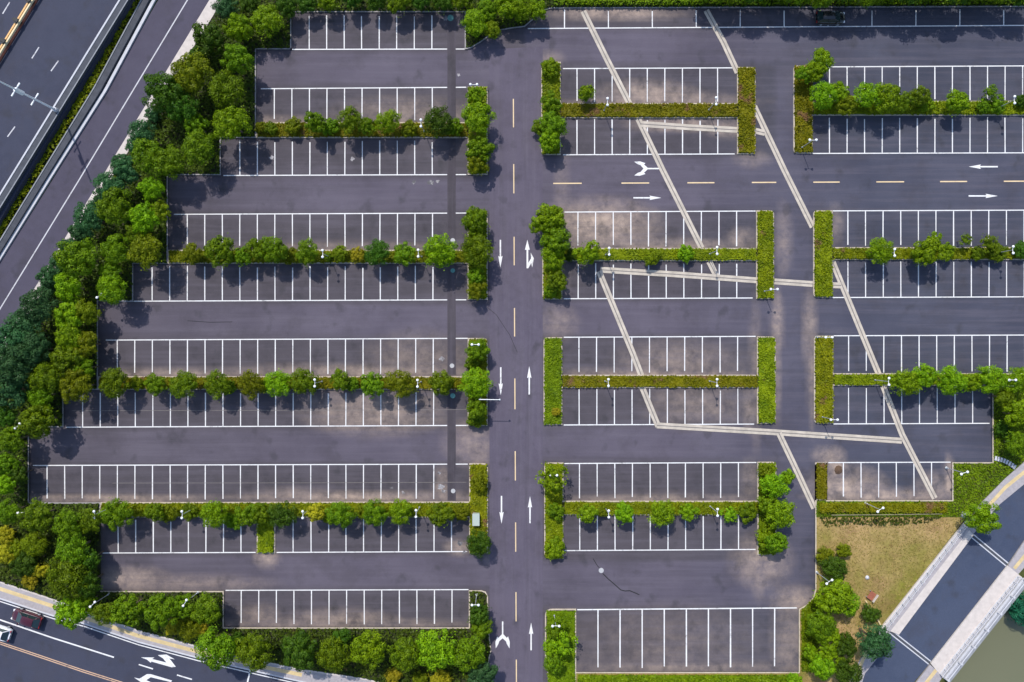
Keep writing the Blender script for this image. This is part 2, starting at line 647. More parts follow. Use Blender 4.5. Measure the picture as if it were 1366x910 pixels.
DRIVE = sheet('driveway', [(653, 66), (724, 62), (724, 960), (660, 960), (653, 880)], M['drive'], .004)

# ---- belts (raised planting ground round the lot)
F_R = [(456, -250), (317, -30), (298, 0), (148, 240), (9, 470), (-60, 584), (-150, 732)]       # footpath, lot side
F_L = [(438, -250), (299, -30), (280, 0), (134.5, 240), (0, 462), (-60, 561), (-150, 709)]      # footpath, road side
K = [(-250, 733), (-60, 781), (0, 799), (71, 822), (111, 832), (185, 857), (264, 878), (350, 898), (403, 910), (480, 930), (560, 950)]   # kerb of the lower road
O = [(-250, 709), (-60, 757), (0, 775), (79, 801), (111, 814), (185, 840), (264, 861), (350, 881), (403, 892), (490, 905), (560, 925), (600, 945)]
TOPEDGE = [(1490, 9.5), (735, 12), (724, 15), (712, 26), (700, 36.5), (684, 38.5), (668, 41), (655, 47), (640, 58), (628, 65), (620, 66.5), (620, 17), (389, 17), (389, 66.5)]
LEFTEDGE = [(389, 66.5), (342, 66.5), (342, 184.5), (295, 184.5), (295, 234), (224.5, 234), (224.5, 352), (178.5, 352), (178.5, 402), (131.5, 402),
            (131.5, 520), (85.5, 520), (85.5, 570), (39.5, 570), (39.5, 670), (134.5, 670), (134.5, 689.5)]
BELT_TOP = [(317, -30), (1490, -30)] + TOPEDGE + [(342, 66.5), (259, 66.5)]
BELT_LEFT = [(259, 66.5), (342, 66.5)] + LEFTEDGE[2:] + [(-120, 689.5)] + F_R[3:-1][::-1]
BOT_IN = [(134.5, 689.5), (134.5, 788), (299, 788), (299, 836.5), (625.5, 836.5), (625.5, 787), (642, 787), (648, 789), (651, 795), (652, 838), (655.5, 868), (650, 890), (642, 908), (632, 945)]
BELT_BOT = [(-250, 689.5)] + BOT_IN + O[::-1]
BELT_EAST = [(1323, 514.5), (1430, 514.5), (1430, 580), (1366, 615), (1340, 638), (1311, 667), (1290, 690), (1087, 690), (1087, 667), (1269.5, 667), (1269.5, 616.5), (1323, 616.5)]
LAWN = [(1087, 690), (1288, 690), (1230, 765), (1174, 836), (1146, 880), (1120, 960), (768.5, 960), (768.5, 896), (1065, 896), (1065, 812), (1076, 806), (1084, 797), (1087, 786)]
for nm, pts, mt in (('planting_ground', BELT_TOP, 'bed'), ('planting_ground', BELT_LEFT, 'bed'), ('planting_ground', BELT_BOT, 'bed'),
                    ('verge_ground', BELT_EAST, 'verge'), ('lawn', LAWN, 'lawn')):
    mb = MB()
    mb.prism(Pn(pts), -.04, .11)
    tag(mb.build(nm, M[mt]), kind='structure')


def kerb(path, z1=.145, w=.17, mat_='kerb', side=1):
    mb = MB()
    mb.wall(Pn(path), w, -.02, z1, off=side * w / 2)
    tag(mb.build('kerb', M[mat_]), kind='structure')


kerb(TOPEDGE, side=-1, mat_='kerb_grey')
kerb(LEFTEDGE, side=-1, mat_='kerb_grey')
kerb(BOT_IN[1:], side=-1)
kerb([(1430, 514.5), (1323, 514.5), (1323, 616.5), (1269.5, 616.5), (1269.5, 667), (1103, 667), (1103, 616.5), (1090, 616.5), (1087, 620), (1087, 786), (1084, 797), (1076, 806), (1065, 812), (1065, 896), (768.5, 896)], side=1)

# ---- roads and paths
sheet('slip_road', [(211, 0), (230, -30), (369, -250), (438, -250), (299, -30), (280, 0), (134.5, 240), (0, 462), (-60, 561), (-150, 709), (-150, 592), (-60, 445), (0, 350), (70, 240)], M['slip'], -.01)
mb = MB()
mb.prism(Pn(F_L + F_R[::-1]), -.05, .10)
FP = tag(mb.build('footpath', M['path_pale']), kind='structure')
mb = MB()
mb.ribbon(Pn([(407, -250), (268, -30), (250, 0), (105.5, 240), (0, 412), (-40, 478), (-130, 626)]), .16, -.004)
SL = bpy.data.objects['slip_road']
mb.build('edge_marking', M['dull'], SL)

LOWER = K + [(720, 955), (760, 1120), (-250, 1120)]
LR = sheet('lower_road', LOWER, M['road'], -.012)
mb = MB()
mb.prism(Pn(K + O[::-1]), -.05, .09)
LP_ = tag(mb.build('pavement', M['path']), kind='structure')
mb = MB()
mb.wall(Pn(K), .2, -.04, .12, off=.1)
tag(mb.build('kerb', M['concrete_pale']), kind='structure')
mb = MB()
mb.wall(Pn(O), .22, -.04, .125, off=-.11)
tag(mb.build('kerb', M['path_pale']), kind='structure')
mb = MB()
mb.ribbon(Pn([(-60, 766), (0, 785), (79, 811), (111, 823), (185, 848), (264, 869), (350, 889), (403, 900)]), .55, .094)
mb.build('tactile_strip', M['tactile'], LP_)


def stroke(name, path, w, mat_, parent, z):
    mb = MB()
    mb.ribbon(Pn(path), w, z)
    return mb.build(name, mat_, parent)


stroke('lane_marking', [(-250, 752), (-20, 821), (0, 827), (70, 851), (152, 877)], .2, M['white'], LR, -.006)
stroke('edge_marking', [(x, y + 3.4) for x, y in K], .14, M['white'], LR, -.006)
for d in (-1.3, 1.3):
    stroke('centre_marking', [(-250, 779 + d), (-30, 848 + d), (0, 858 + d), (60, 878 + d), (110, 895 + d), (158, 910 + d), (220, 930 + d)], .13, M['yellow'], LR, -.006)
stroke('lane_dash', [(185, 886.5), (204, 892.5)], .18, M['white'], LR, -.006)
stroke('lane_dash', [(236, 900.5), (256, 906.5)], .18, M['white'], LR, -.006)
stroke('stop_marking', [(335, 889), (329, 915)], .22, M['white'], LR, -.006)


def flat(name, pts, mat_, parent, z):
    mb = MB()
    mb.poly(Pn(pts), z)
    return mb.build(name, mat_, parent)


flat('arrow_marking', [(188, 877), (206, 877.2), (203, 879.2), (222, 884), (217.5, 878.5), (210.5, 874), (222, 873.2), (233, 879.6), (226, 878.6), (234.5, 889.5), (229, 890.3), (202, 882.6), (201, 884.2), (196, 880)], M['white'], LR, -.006)
flat('arrow_marking', [(179, 904), (186, 905.5), (196, 899.4), (201, 899.4), (229.5, 908), (228, 910), (201, 903.5), (195, 907.5), (203, 911), (190, 911.5)], M['white'], LR, -.006)

# ---- elevated highway, its parapet and median rail
ZH = 1.2


def Ph(pts, z=ZH):
    return [P(a, b, z) for a, b in pts]


mb = MB()
mb.prism(Ph([(326, -250), (182, -10), (32, 240), (-136, 520), (-420, 520), (-420, -250)]), ZH - 1.1, ZH)
HW = tag(mb.build('highway_deck', M['road']), kind='structure')
DA, DB = [(182, -30), (12, 240), (-30, 304)], [(195, -30), (32, 240), (-30, 335)]
mb = MB()
pa = Ph([(323, -250), (188, -30), (22, 240), (-30, 324), (-150, 520)])
mb.wall(pa, 1.0, ZH - .6, ZH + .55)
PAR = thing('highway_parapet', 'grey concrete parapet wall along the edge of the elevated highway', 'parapet', P(100, 110, ZH))


def to_parent(o, root):
    o.parent = root
    o.matrix_parent_inverse = root.matrix_world.inverted()
    return o


bpy.context.view_layer.update()
to_parent(mb.build('wall', M['concrete_dark']), PAR)
mb = MB()
mb.wall(pa, .22, ZH + .55, ZH + .62, off=-.46)
to_parent(mb.build('coping', M['concrete_pale']), PAR)
mb = MB()
mb.wall(pa, .14, ZH + .55, ZH + .60, off=.5)
to_parent(mb.build('coping', M['concrete']), PAR)
for a, b in (((13, 3), (3.5, 18.5)), ((52, 63), (42.5, 78)), ((78, 81), (68, 95)), ((20, 169), (10, 182.5))):
    mb = MB()
    mb.ribbon(Ph([a, b]), .16, ZH + .006)
    mb.build('lane_dash', M['dull'], HW)

# median guard rail of the highway
GR = thing('median_guardrail', 'yellow steel guard rail with dark posts in the highway median', 'guardrail', P(24, 39, ZH))
bpy.context.view_layer.update()
ga = Vector(((48 - 0), (0 - 78))).normalized()
for off, mt, zz in ((-.18, 'rail_yellow', .72), (.22, 'rail_cream', .80)):
    mb = MB()
    mb.wall(Ph([(202, -250), (48, 0), (0, 78), (-150, 322)]), .2, ZH + zz - .28, ZH + zz, off=off)
    to_parent(mb.build('rail', M[mt]), GR)
mb = MB()
mb.wall(Ph([(202, -250), (48, 0), (0, 78), (-150, 322)]), .55, ZH + .004, ZH + .12, off=0)
to_parent(mb.build('base', M['redwood']), GR)
for px, py in ((61.5, -23), (78.5, -50), (44.5, 4), (28, 31), (11, 58), (-6, 85)):
    mb = MB()
    p = P(px - 1, py, ZH)
    mb.box(p.x, p.y, ZH + .5, .7, .5, .9, math.atan2(78, 48))
    mb.box(p.x, p.y, ZH + 1.0, .34, .8, .1, math.atan2(78, 48))
    to_parent(mb.build('post', M['black']), GR)

# slip road retaining wall beside the gap
RW = thing('retaining_wall', 'grey concrete retaining wall between slip road and planted gap', 'wall', P(120, 140))
bpy.context.view_layer.update()
mb = MB()
mb.wall(Pn([(356, -250), (217, -30), (197, 0), (133, 120), (58, 240), (0, 334), (-50, 415), (-150, 578)]), 1.0, -.05, .5)
to_parent(mb.build('wall', M['concrete_dark']), RW)
mb = MB()
mb.wall(Pn([(350, -250), (211, -30), (192.5, 0), (128, 120), (54, 240), (0, 328), (-50, 408), (-150, 571)]), .16, .3, .58)
to_parent(mb.build('coping', M['concrete']), RW)
mb = MB()
mb.wall(Pn([(366, -250), (227, -30), (206.5, 0), (142, 120), (66, 240), (0, 346), (-50, 427), (-150, 590)]), .42, -.05, .22)
to_parent(mb.build('gutter_kerb', M['concrete_pale']), RW)


# ------------------------------------------------------------------ painted bays
def comb(x0, y0, x1, y1, divs, yend, gaps=(), w=.14, z=.008, name='bay_marking'):
    """front line from (x0,y0) to (x1,y1) with divider lines running to yend (a number or two for a slant)"""
    hw = w / S / 2
    sgn = 1 if yend > y0 else -1

    def ly(x):
        return y0 + (y1 - y0) * (x - x0) / (x1 - x0)
    cuts = {x0, x1}
    for d in divs:
        cuts |= {d - hw, d + hw}
    for a, b in gaps:
        cuts |= {a, b}
    cuts = sorted(c for c in cuts if x0 - .01 <= c <= x1 + .01)
    v, f, idx = [], [], {}

    def vid(x, y):
        k = (round(x, 3), round(y, 3))
        if k not in idx:
            idx[k] = len(v)
            v.append(tuple(P(x, y, 0) + Vector((0, 0, z))))
        return idx[k]

    def face(a):
        p = [v[i] for i in a]
        f.append(tuple(a) if area2(p) > 0 else tuple(a)[::-1])
    for a, b in zip(cuts, cuts[1:]):
        m_ = (a + b) / 2
        if any(g0 <= m_ <= g1 for g0, g1 in gaps):
            continue
        face([vid(a, ly(a) - hw), vid(b, ly(b) - hw), vid(b, ly(b) + hw), vid(a, ly(a) + hw)])
    for d in divs:
        a, b = d - hw, d + hw
        ye = yend + random.uniform(-1.6, 1.2)
        face([vid(a, ly(a) + sgn * hw), vid(b, ly(b) + sgn * hw), vid(b + random.uniform(-.25, .25), ye), vid(a + random.uniform(-.25, .25), ye)])
    ds = [x0] + list(divs) + [x1]
    for a, b in zip(ds, ds[1:]):
        if b - a < 40:
            BAYS.append(((a + b) / 2, (ly(a) + yend) / 2, abs(yend - ly(a)), sgn))
    me = bpy.data.meshes.new(name)
    me.from_pydata(v, [], f)
    return link(name, me, PARK, [M['white']])


def seq(a, b, n):
    return [a + (b - a) * i / (n - 1) for i in range(n)]


GAP = [(596.5, 608)]
comb(390, 66, 620, 65.5, [412.5, 435.8, 459.2, 482.4, 505.9, 529.1, 552.6, 576.1], 22, GAP)
comb(348, 118.5, 622, 116.5, seq(366, 576.6, 10), 160, GAP)
comb(298, 234.2, 622, 233, seq(320, 576.6, 12), 189, GAP)
comb(232, 286, 622, 284.3, seq(249.8, 577, 15), 329, GAP)
comb(160, 402, 622, 400, seq(203, 577.5, 17), 356, GAP)
comb(141, 453.8, 624, 451.4, seq(156.4, 578, 19), 498, GAP)
comb(88, 570, 624, 567.6, seq(110.3, 578.3, 21), 524, GAP)
comb(44, 621, 624, 619.2, seq(62.8, 578.7, 23), 666, GAP)
comb(137, 737.8, 341, 737, seq(157.7, 321.5, 8), 693)
comb(369, 737, 623, 735.8, [391, 415, 438.4, 461.6, 485, 508.5, 531.8, 555.2, 579, 602.4], 693)
comb(301, 787.6, 625, 786.6, seq(321.8, 603, 13), 832)
# inner blocks
comb(751, 91.6, 980, 90.6, seq(769.7, 957.2, 9), 136)
comb(751, 206.6, 980, 205.4, seq(769.7, 957.4, 9), 160)
comb(753, 283, 1008, 281.6, seq(771, 982.6, 10), 328)
comb(752, 398.6, 1004, 397.6, seq(771.2, 982.8, 10), 352)
comb(752, 450, 1008, 448.8, seq(772.3, 984, 10), 496)
comb(752, 567, 1006, 565.8, seq(772.6, 984.3, 10), 520)
comb(753, 618.4, 1009, 617, seq(773, 985, 10), 664)
comb(753, 734.6, 1008, 733, seq(773.4, 985.2, 10), 688)
comb(770, 813.4, 1063, 811, seq(797.7, 1033.4, 9), 890, w=.17)
# outer blocks
comb(1084, 89.4, 1490, 87.4, seq(1106.5, 1481.3, 17), 133)
comb(1084, 204.8, 1490, 203.6, seq(1106.5, 1481.3, 17), 158)
comb(1111, 281.4, 1490, 280, seq(1131, 1483.5, 16), 328)
comb(1110, 397, 1490, 395.6, seq(1131.2, 1483.7, 16), 350)
comb(1112, 448, 1490, 446.6, seq(1132, 1484.5, 16), 496)
comb(1112, 565.6, 1320, 564.8, seq(1132, 1297.5, 8), 518)
comb(1105, 617.2, 1268, 616.6, seq(1125, 1242.6, 6), 663, z=.012)
comb(704, 38.2, 1490, 33.2, seq(753, 1456.1, 13), 14)

# oil drips and tyre scuffs where cars stand
_lx, _ly = L_X[L_IJ[:, 0], L_IJ[:, 1]], L_Y[L_IJ[:, 0], L_IJ[:, 1]]
for bx, by, dep, sg in BAYS:
    for _k in range(2):
        cx_, cy_ = bx + rng.normal(0, 3.0), by + sg * dep * rng.uniform(-.1, .34)
        rr_, st_ = rng.uniform(4, 9), rng.uniform(0, 1) ** 1.3
        L_W[:, 3] = np.maximum(L_W[:, 3], st_ * np.clip(1.1 - np.sqrt(((_lx - cx_) / rr_) ** 2 + ((_ly - cy_) / (rr_ * 1.5)) ** 2), 0, 1))
PARK.data.color_attributes['wear'].data.foreach_set('color', L_W.ravel())

# ---- the resurfaced trench strip and thin seams of the lot
for a, b in ((28, 163), (185, 332), (353, 500), (521, 668)):
    stroke('asphalt_patch', [(602.3, a), (602.6, b)], 1.2, M['patch'], PARK, .006)
stroke('asphalt_seam', [(96, 548), (350, 547.5), (600, 546.6), (622, 546.5)], .06, M['band_dark'], PARK, .0115)
stroke('asphalt_seam', [(150, 644.5), (400, 644.2), (622, 643.4)], .06, M['band_dark'], PARK, .0115)
stroke('asphalt_crack', [(791, 745), (797, 755), (800, 758)], .10, M['rubber'], PARK, .0115)
stroke('asphalt_crack', [(804, 765), (812, 773), (818, 778), (828, 787), (834, 788.5), (840, 788), (846, 790.5), (853, 793.5)], .14, M['rubber'], PARK, .0115)
stroke('asphalt_crack', [(250, 428), (280, 430), (310, 429.5)], .07, M['rubber'], PARK, .0115)
stroke('asphalt_crack', [(650, 410), (662, 420), (680, 447), (690, 470)], .06, M['rubber'], PARK, .0115)

for k, (x, y, rr) in enumerate(((588, 650, 5), (586, 631, 3), (592, 655, 4), (590, 479, 4.5), (552, 243, 4), (574, 243, 5), (584, 242, 3), (613, 725, 5.5), (619, 737, 4), (594, 25, 5), (523, 651, 3), (538, 657, 3), (470, 212, 4), (362, 211, 4), (612, 100, 3))):
    q = random.Random(k)
    flat('worn_paint', [(x + rr * q.uniform(.35, 1.2) * math.cos(a * .524), y + rr * q.uniform(.35, 1.2) * .8 * math.sin(a * .524)) for a in range(12)], M['worn'], PARK, .012)

# ---- pale concrete bands of the cable trenches
_z = [.016]


def band(path, w=.84):
    _z[0] += .0015
    mb = MB()
    p = Pn(path)
    mb.ribbon(p, w * .42, _z[0], 0, off=w * .29)
    mb.ribbon(p, w * .16, _z[0], 1, off=0)
    mb.ribbon(p, w * .42, _z[0], 0, off=-w * .29)
    mb.build('trench_band', [M['band'], M['band_dark']], PARK)


band([(778, 15), (810, 80), (840, 139)])
band([(851, 158), (884, 227), (936, 331)])
band([(946, 349), (955.5, 368)])
band([(942, 14), (965, 56), (984, 97)])
band([(1006, 142), (1047.6, 230), (1084, 303)])
band([(1110, 348), (1160, 470), (1172, 499)])
band([(1178, 515), (1203.5, 580), (1247, 665)])
band([(855, 165.5), (920, 170), (984, 173.5)])
band([(1007, 174.5), (1020, 177.5)])
band([(801, 360), (900, 366), (1009, 374)])
band([(1033, 375.5), (1084, 379)])
band([(1110, 380.5), (1122, 381)])
band([(799, 362), (843.6, 470), (855.5, 501)])
band([(856.5, 516.5), (878, 569)])
band([(876, 567.5), (1030, 576.5), (1203, 588)])
band([(1039, 578), (1060, 622), (1086, 678)])


# ---- driveway arrows and dashes
def arrow(x, y, ang, L=37, name='arrow_marking', branch=None, parent=None, z=.016):
    """straight arrow of length L, centred on (x, y); ang 0 points up the plan"""
    h = L / 2
    if branch == 'turns':      # a stem that splits into two turning heads
        pts = [(-.9, -h), (.9, -h), (.9, -1), (5.6, 4), (7.2, 2), (9.6, 9.5), (9.2, h), (5.6, 12), (4.6, 8.6), (0, 4.6), (-4.6, 8.6), (-5.6, 12), (-9.2, h), (-9.6, 9.5), (-7.2, 2), (-5.6, 4), (-.9, -1)]
    elif branch == 'right':    # straight on with a branch to one side
        pts = [(-1.1, -h), (1.1, -h), (4.4, -h * .5), (4.4, -h * .1), (7.4, .1 * h), (9, -.55 * h), (7.4, -.35 * h), (5.4, -.62 * h), (1.8, -h), (1.8, -h * 1.0), (1.2, -h), (1.2, h * .3), (3, h * .3), (0, h), (-3, h * .3), (-1.1, h * .3)]
        pts = [(-1.1, -h), (1.2, -h), (1.2, -.55 * h), (5, -.28 * h), (4.2, .12 * h), (8.6, -.3 * h), (6.6, -.95 * h), (5.6, -.6 * h), (1.6, -.98 * h), (1.2, -.3 * h), (1.2, h * .3), (3.2, h * .3), (0, h), (-3.2, h * .3), (-1.1, h * .3)]
        pts = [(-1.1, -h), (1.2, -h), (5.2, -.62 * h), (6.4, -.95 * h), (8.6, -.3 * h), (4.4, .1 * h), (5.0, -.3 * h), (1.2, -.62 * h), (1.2, h * .3), (3.2, h * .3), (0, h), (-3.2, h * .3), (-1.1, h * .3)]
    else:
        pts = [(-.95, -h), (.95, -h), (.95, h * .22), (2.9, h * .16), (0, h), (-2.9, h * .16), (-.95, h * .22)]
    ca, sa = math.cos(R(ang)), math.sin(R(ang))
    q = [(x + a * ca + b * sa, y + a * sa - b * ca) for a, b in pts]
    return flat(name, q, M['white'], parent or DRIVE, z)


arrow(667.5, 338.5, 180)
arrow(668, 508.5, 180)
arrow(669, 680, 180)
arrow(670.5, 847, 180, 36, branch='turns')
arrow(703.5, 339, 0, 38, branch='right')
arrow(706, 507.5, 0, 38)
arrow(707, 680, 0, 36)
arrow(708.5, 849, 0, 37)
arrow(863, 225, 270, 34, branch='turns', parent=PARK)
arrow(863.5, 264, 90, parent=PARK)
arrow(1311.5, 222.5, 270, 39, parent=PARK)
arrow(1311.5, 261.5, 90, 39, parent=PARK)
for a, b in ((132, 170), (219, 258), (316, 354), (411, 449), (505, 546), (602, 641), (697, 736), (790, 829), (880, 918)):
    xa = 684.8 + 4 * (a - 130) / 760
    stroke('lane_dash', [(xa, a), (xa + .2, b)], .15, M['cream'], DRIVE, .009)
for a, b in ((738, 776), (829, 866), (917, 953), (1003, 1035.5), (1085, 1120), (1169, 1206), (1254, 1290), (1339, 1376)):
    stroke('lane_dash', [(a, 244.8 - 3 * (a - 738) / 630), (b, 244.8 - 3 * (b - 738) / 630)], .17, M['cream'], PARK, .009)


# ------------------------------------------------------------------ islands and hedges
def fill_hedge(poly, h, mat_, label, dens=52, size=.15, inset=.22, name='low_hedge', cat='hedge', kind=None, body=True, z0=.11, group=None):
    pts = ccw([(p.x, p.y) for p in Pn(poly)])
    ins = [(p.x, p.y) for p in offset_path(pts, inset, True)]
    xs, ys = [p[0] for p in pts], [p[1] for p in pts]
    n = int((max(xs) - min(xs)) * (max(ys) - min(ys)) * dens)
    px, py = rng.uniform(min(xs), max(xs), n), rng.uniform(min(ys), max(ys), n)
    k = inside(px, py, [(p.x, p.y) for p in offset_path(pts, inset * .35, True)])
    px, py = px[k], py[k]
    und = .5 + .25 * np.sin(px * 1.7 + 2.1 * np.sin(py * .9)) + .25 * np.sin(py * 2.3 + 1.4 * np.sin(px * 1.3))
    pz = z0 + h * (.72 + .34 * und) * rng.uniform(.78, 1.05, len(px))
    inn = inside(px, py, ins)
    pz = np.where(inn, pz, z0 + (pz - z0) * rng.uniform(.3, .95, len(px)))
    nr = np.stack([rng.normal(0, .55, len(px)), rng.normal(0, .55, len(px)), np.full(len(px), 1.0)], 1)
    V = leaves(np.stack([px, py, pz], 1), nr, size)
    ex = MB()
    if body:
        ex.prism(ins, z0, z0 + h * .62)
    me = quads_mesh(name, V, mat_, ex)
    o = link(name, me)
    return tag(o, label, cat, group, kind)


def island(poly, label, hedges, rad=None):
    poly = rounded(poly, rad or {})
    c = P(sum(p[0] for p in poly) / len(poly), sum(p[1] for p in poly) / len(poly))
    root = thing('planting_island', label, 'planting island', c, group='kerbed planting islands')
    bpy.context.view_layer.update()
    pts = ccw([(p.x, p.y) for p in Pn(poly)])
    mb = MB()
    mb.wall(pts, .17, -.02, .145, off=.085, closed=True)
    to_parent(mb.build('kerb', M['kerb']), root)
    mb = MB()
    mb.poly([(p.x, p.y) for p in offset_path(pts, .165, True)], .11)
    to_parent(mb.build('soil_bed', M['soil']), root)
    for hp, hh, mt, lab in hedges:
        fill_hedge(hp, hh, mt, lab, group='low hedges in the islands')


def Hshape(xl0, xl1, yl0, yl1, xr0, xr1, yr0, yr1, ys0, ys1):
    pts = [(xl0, yl0), (xl1, yl0), (xl1, ys0), (xr0, ys0), (xr0, yr0), (xr1, yr0), (xr1, yr1), (xr0, yr1), (xr0, ys1), (xl1, ys1), (xl1, yl1), (xl0, yl1)]
    return pts, {0: 6, 5: 5, 6: 6, 11: 6}


def H3(xl0, xl1, yl0, yl1, xr0, xr1, yr0, yr1, ys0, ys1, mats, name):
    return [([(xl0, yl0), (xl1, yl0), (xl1, yl1), (xl0, yl1)], .42, mats[0], f'low clipped hedge at the driveway end of the {name} inner island'),
            ([(xl1 - .6, ys0), (xr0 + .6, ys0), (xr0 + .6, ys1), (xl1 - .6, ys1)], .38, mats[1], f'long narrow hedge along the spine of the {name} inner island'),
            ([(xr0, yr0), (xr1, yr0), (xr1, yr1), (xr0, yr1)], .42, mats[2], f'low clipped hedge at the far end of the {name} inner island')]


for nm, a, mats in (('topmost', (722, 748, 83, 207, 983, 1007.5, 90, 206, 138, 158), (HEDGE, HEDGE_O, HEDGE_O)),
                    ('second', (723.5, 750, 279, 399.5, 1008.5, 1032, 281, 399, 331, 348.5), (HEDGE, HEDGE, HEDGE)),
                    ('third', (725, 750, 450, 567, 1009.5, 1034, 449, 565, 500, 517.5), (HEDGE_G, HEDGE_O, HEDGE)),
                    ('fourth', (726, 751.5, 617, 745, 1010, 1035, 616, 740, 668, 687), (HEDGE, HEDGE, HEDGE_G))):
    pts, rad = Hshape(*a)
    island(pts, f'{nm} planting island of the inner lot, kerbed and shaped like an H', H3(*a, mats, nm), rad)

island([(727, 812), (768.5, 812), (768.5, 960), (733, 960), (732, 905), (727, 880)], 'wide kerbed bed beside the large bays at the bottom of the driveway',
       [([(728, 813), (768, 813), (768, 955), (733, 955), (728, 880)], .3, HEDGE_G, 'grassy low planting in the wide bed at the foot of the driveway')], {0: 10})

for nm, px, y0, y1, s0, s1, xe, mats in (('topmost', 1058, 88, 205, 135, 154.5, 1490, (HEDGE_O, HEDGE)), ('second', 1084.5, 281, 397, 330, 347, 1490, (HEDGE, HEDGE)), ('lowest', 1085.5, 448, 565, 498, 514.5, 1490, (HEDGE_O, HEDGE))):
    w = 25.5
    island([(px, y0), (px + w, y0), (px + w, s0), (xe, s0), (xe, s1), (px + w, s1), (px + w, y1), (px, y1)],
           f'{nm} T shaped planting island of the outer lot running off the frame',
           [([(px, y0), (px + w, y0), (px + w, y1), (px, y1)], .42, mats[0], f'low clipped hedge heading the {nm} island of the outer lot'),
            ([(px + w - .6, s0), (xe, s0), (xe, s1), (px + w - .6, s1)], .38, mats[1], f'narrow hedge along the {nm} strip of the outer lot')], {0: 6, 7: 6})

for nm, xl, s0, s1, y0, y1, mats in (('uppermost', 342.2, 163.5, 184.4, 116, 233.5, (HEDGE_O, HEDGE)), ('second', 224.7, 333.5, 351.8, 281, 400, (HEDGE, HEDGE_G)),
                                     ('third', 131.7, 502, 519.8, 451, 568, (HEDGE_O, HEDGE))):
    island([(xl, s0), (624, s0), (624, y0), (650.5, y0), (650.5, y1), (624, y1), (624, s1), (xl, s1)],
           f'{nm} long planting strip of the highway-side lot with its driveway head',
           [([(xl + 1, s0), (624.6, s0), (624.6, s1), (xl + 1, s1)], .34, mats[0], f'low hedge along the {nm} tree strip of the highway-side lot'),
            ([(624, y0), (650.5, y0), (650.5, y1), (624, y1)], .46, mats[1], f'hedge in the driveway head of the {nm} highway-side strip')], {3: 6})
island([(134.7, 670), (626, 669), (626, 618), (651, 618), (651, 738), (626, 738), (626, 690), (367.5, 690), (367.5, 738), (343, 738), (343, 690), (134.7, 690)],
       'lowest long planting strip of the highway-side lot with a stub between bays',
       [([(135.5, 670), (626.6, 669), (626.6, 690), (135.5, 690)], .34, HEDGE, 'low hedge along the lowest tree strip of the highway-side lot'),
        ([(626, 618), (651, 618), (651, 738), (626, 738)], .42, HEDGE_O, 'hedge in the driveway head of the lowest highway-side strip'),
        ([(343.5, 689), (367, 689), (367, 737.5), (343.5, 737.5)], .5, HEDGE, 'square hedge in the stub bed between the lowest bays')], {3: 6})
island([(1087, 617), (1103, 617), (1103, 667), (1087, 667)], 'small kerbed bed at the corner of the six short bays',
       [([(1087, 617), (1103, 617), (1103, 667), (1087, 667)], .3, HEDGE_O, 'patchy low hedge in the small bed beside the short bays')])

# undergrowth over the belts
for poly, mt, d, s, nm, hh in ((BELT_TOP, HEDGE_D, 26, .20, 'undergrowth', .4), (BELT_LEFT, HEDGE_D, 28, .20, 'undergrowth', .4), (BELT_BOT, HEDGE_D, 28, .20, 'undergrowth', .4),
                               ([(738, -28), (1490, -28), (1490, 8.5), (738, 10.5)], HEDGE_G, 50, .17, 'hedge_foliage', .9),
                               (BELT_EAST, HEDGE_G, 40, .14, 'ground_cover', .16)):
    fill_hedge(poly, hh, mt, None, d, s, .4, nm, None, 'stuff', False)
fill_hedge([(1090, 669), (1262, 669), (1262, 684), (1090, 684)], .55, HEDGE_O, 'long low hedge between the short bays and the dry lawn', 50, .15)
fill_hedge([(1092, 688.5), (1258, 688), (1236, 697), (1180, 702), (1135, 699), (1100, 703)], .3, HEDGE_D, 'dark scrub standing in for hedge shadow below the pale coping above the dry lawn', 26, .17, body=False)  # dark leaves placed as the shadow strip of the hedge above
STRAW = leafy('straw_grass', (.13, .14, .012), (.44, .31, .12), dead=(.22, .13, .055), dead_amt=.58, nscale=.13)
fill_hedge(LAWN, .07, STRAW, None, 16, .10, .3, 'lawn_grass', None, 'stuff', False)
fill_hedge([(770, 898), (1064, 898), (1064, 940), (770, 940)], .6, HEDGE_G, 'dense hedge below the large bays at the bottom edge', 50, .16)
fill_hedge([(1067, 812), (1088, 792), (1096, 800), (1090, 896), (1067, 896)], .3, HEDGE_G, 'leafy ground planting beside the large bays and bright trees', 50, .16)
# vegetation in the gap between highway and slip road
fill_hedge([(210, -30), (194, -4), (129, 118), (54, 236), (0, 322), (-40, 390), (-60, 330), (32, 215), (182, -30)], .75, HEDGE, None, 34, .22, .3, 'gap_vegetation', None, 'stuff', False, -.06)

# low terrace wall above the lawn
TW = MB()
TW.wall(Pn([(1108, 686.5), (1180, 686), (1255, 685)]), .09, .1, .34)
tag(TW.build('terrace_wall', M['tan_stone']), 'thin pale coping wall along the hedge above the dry lawn', 'wall')


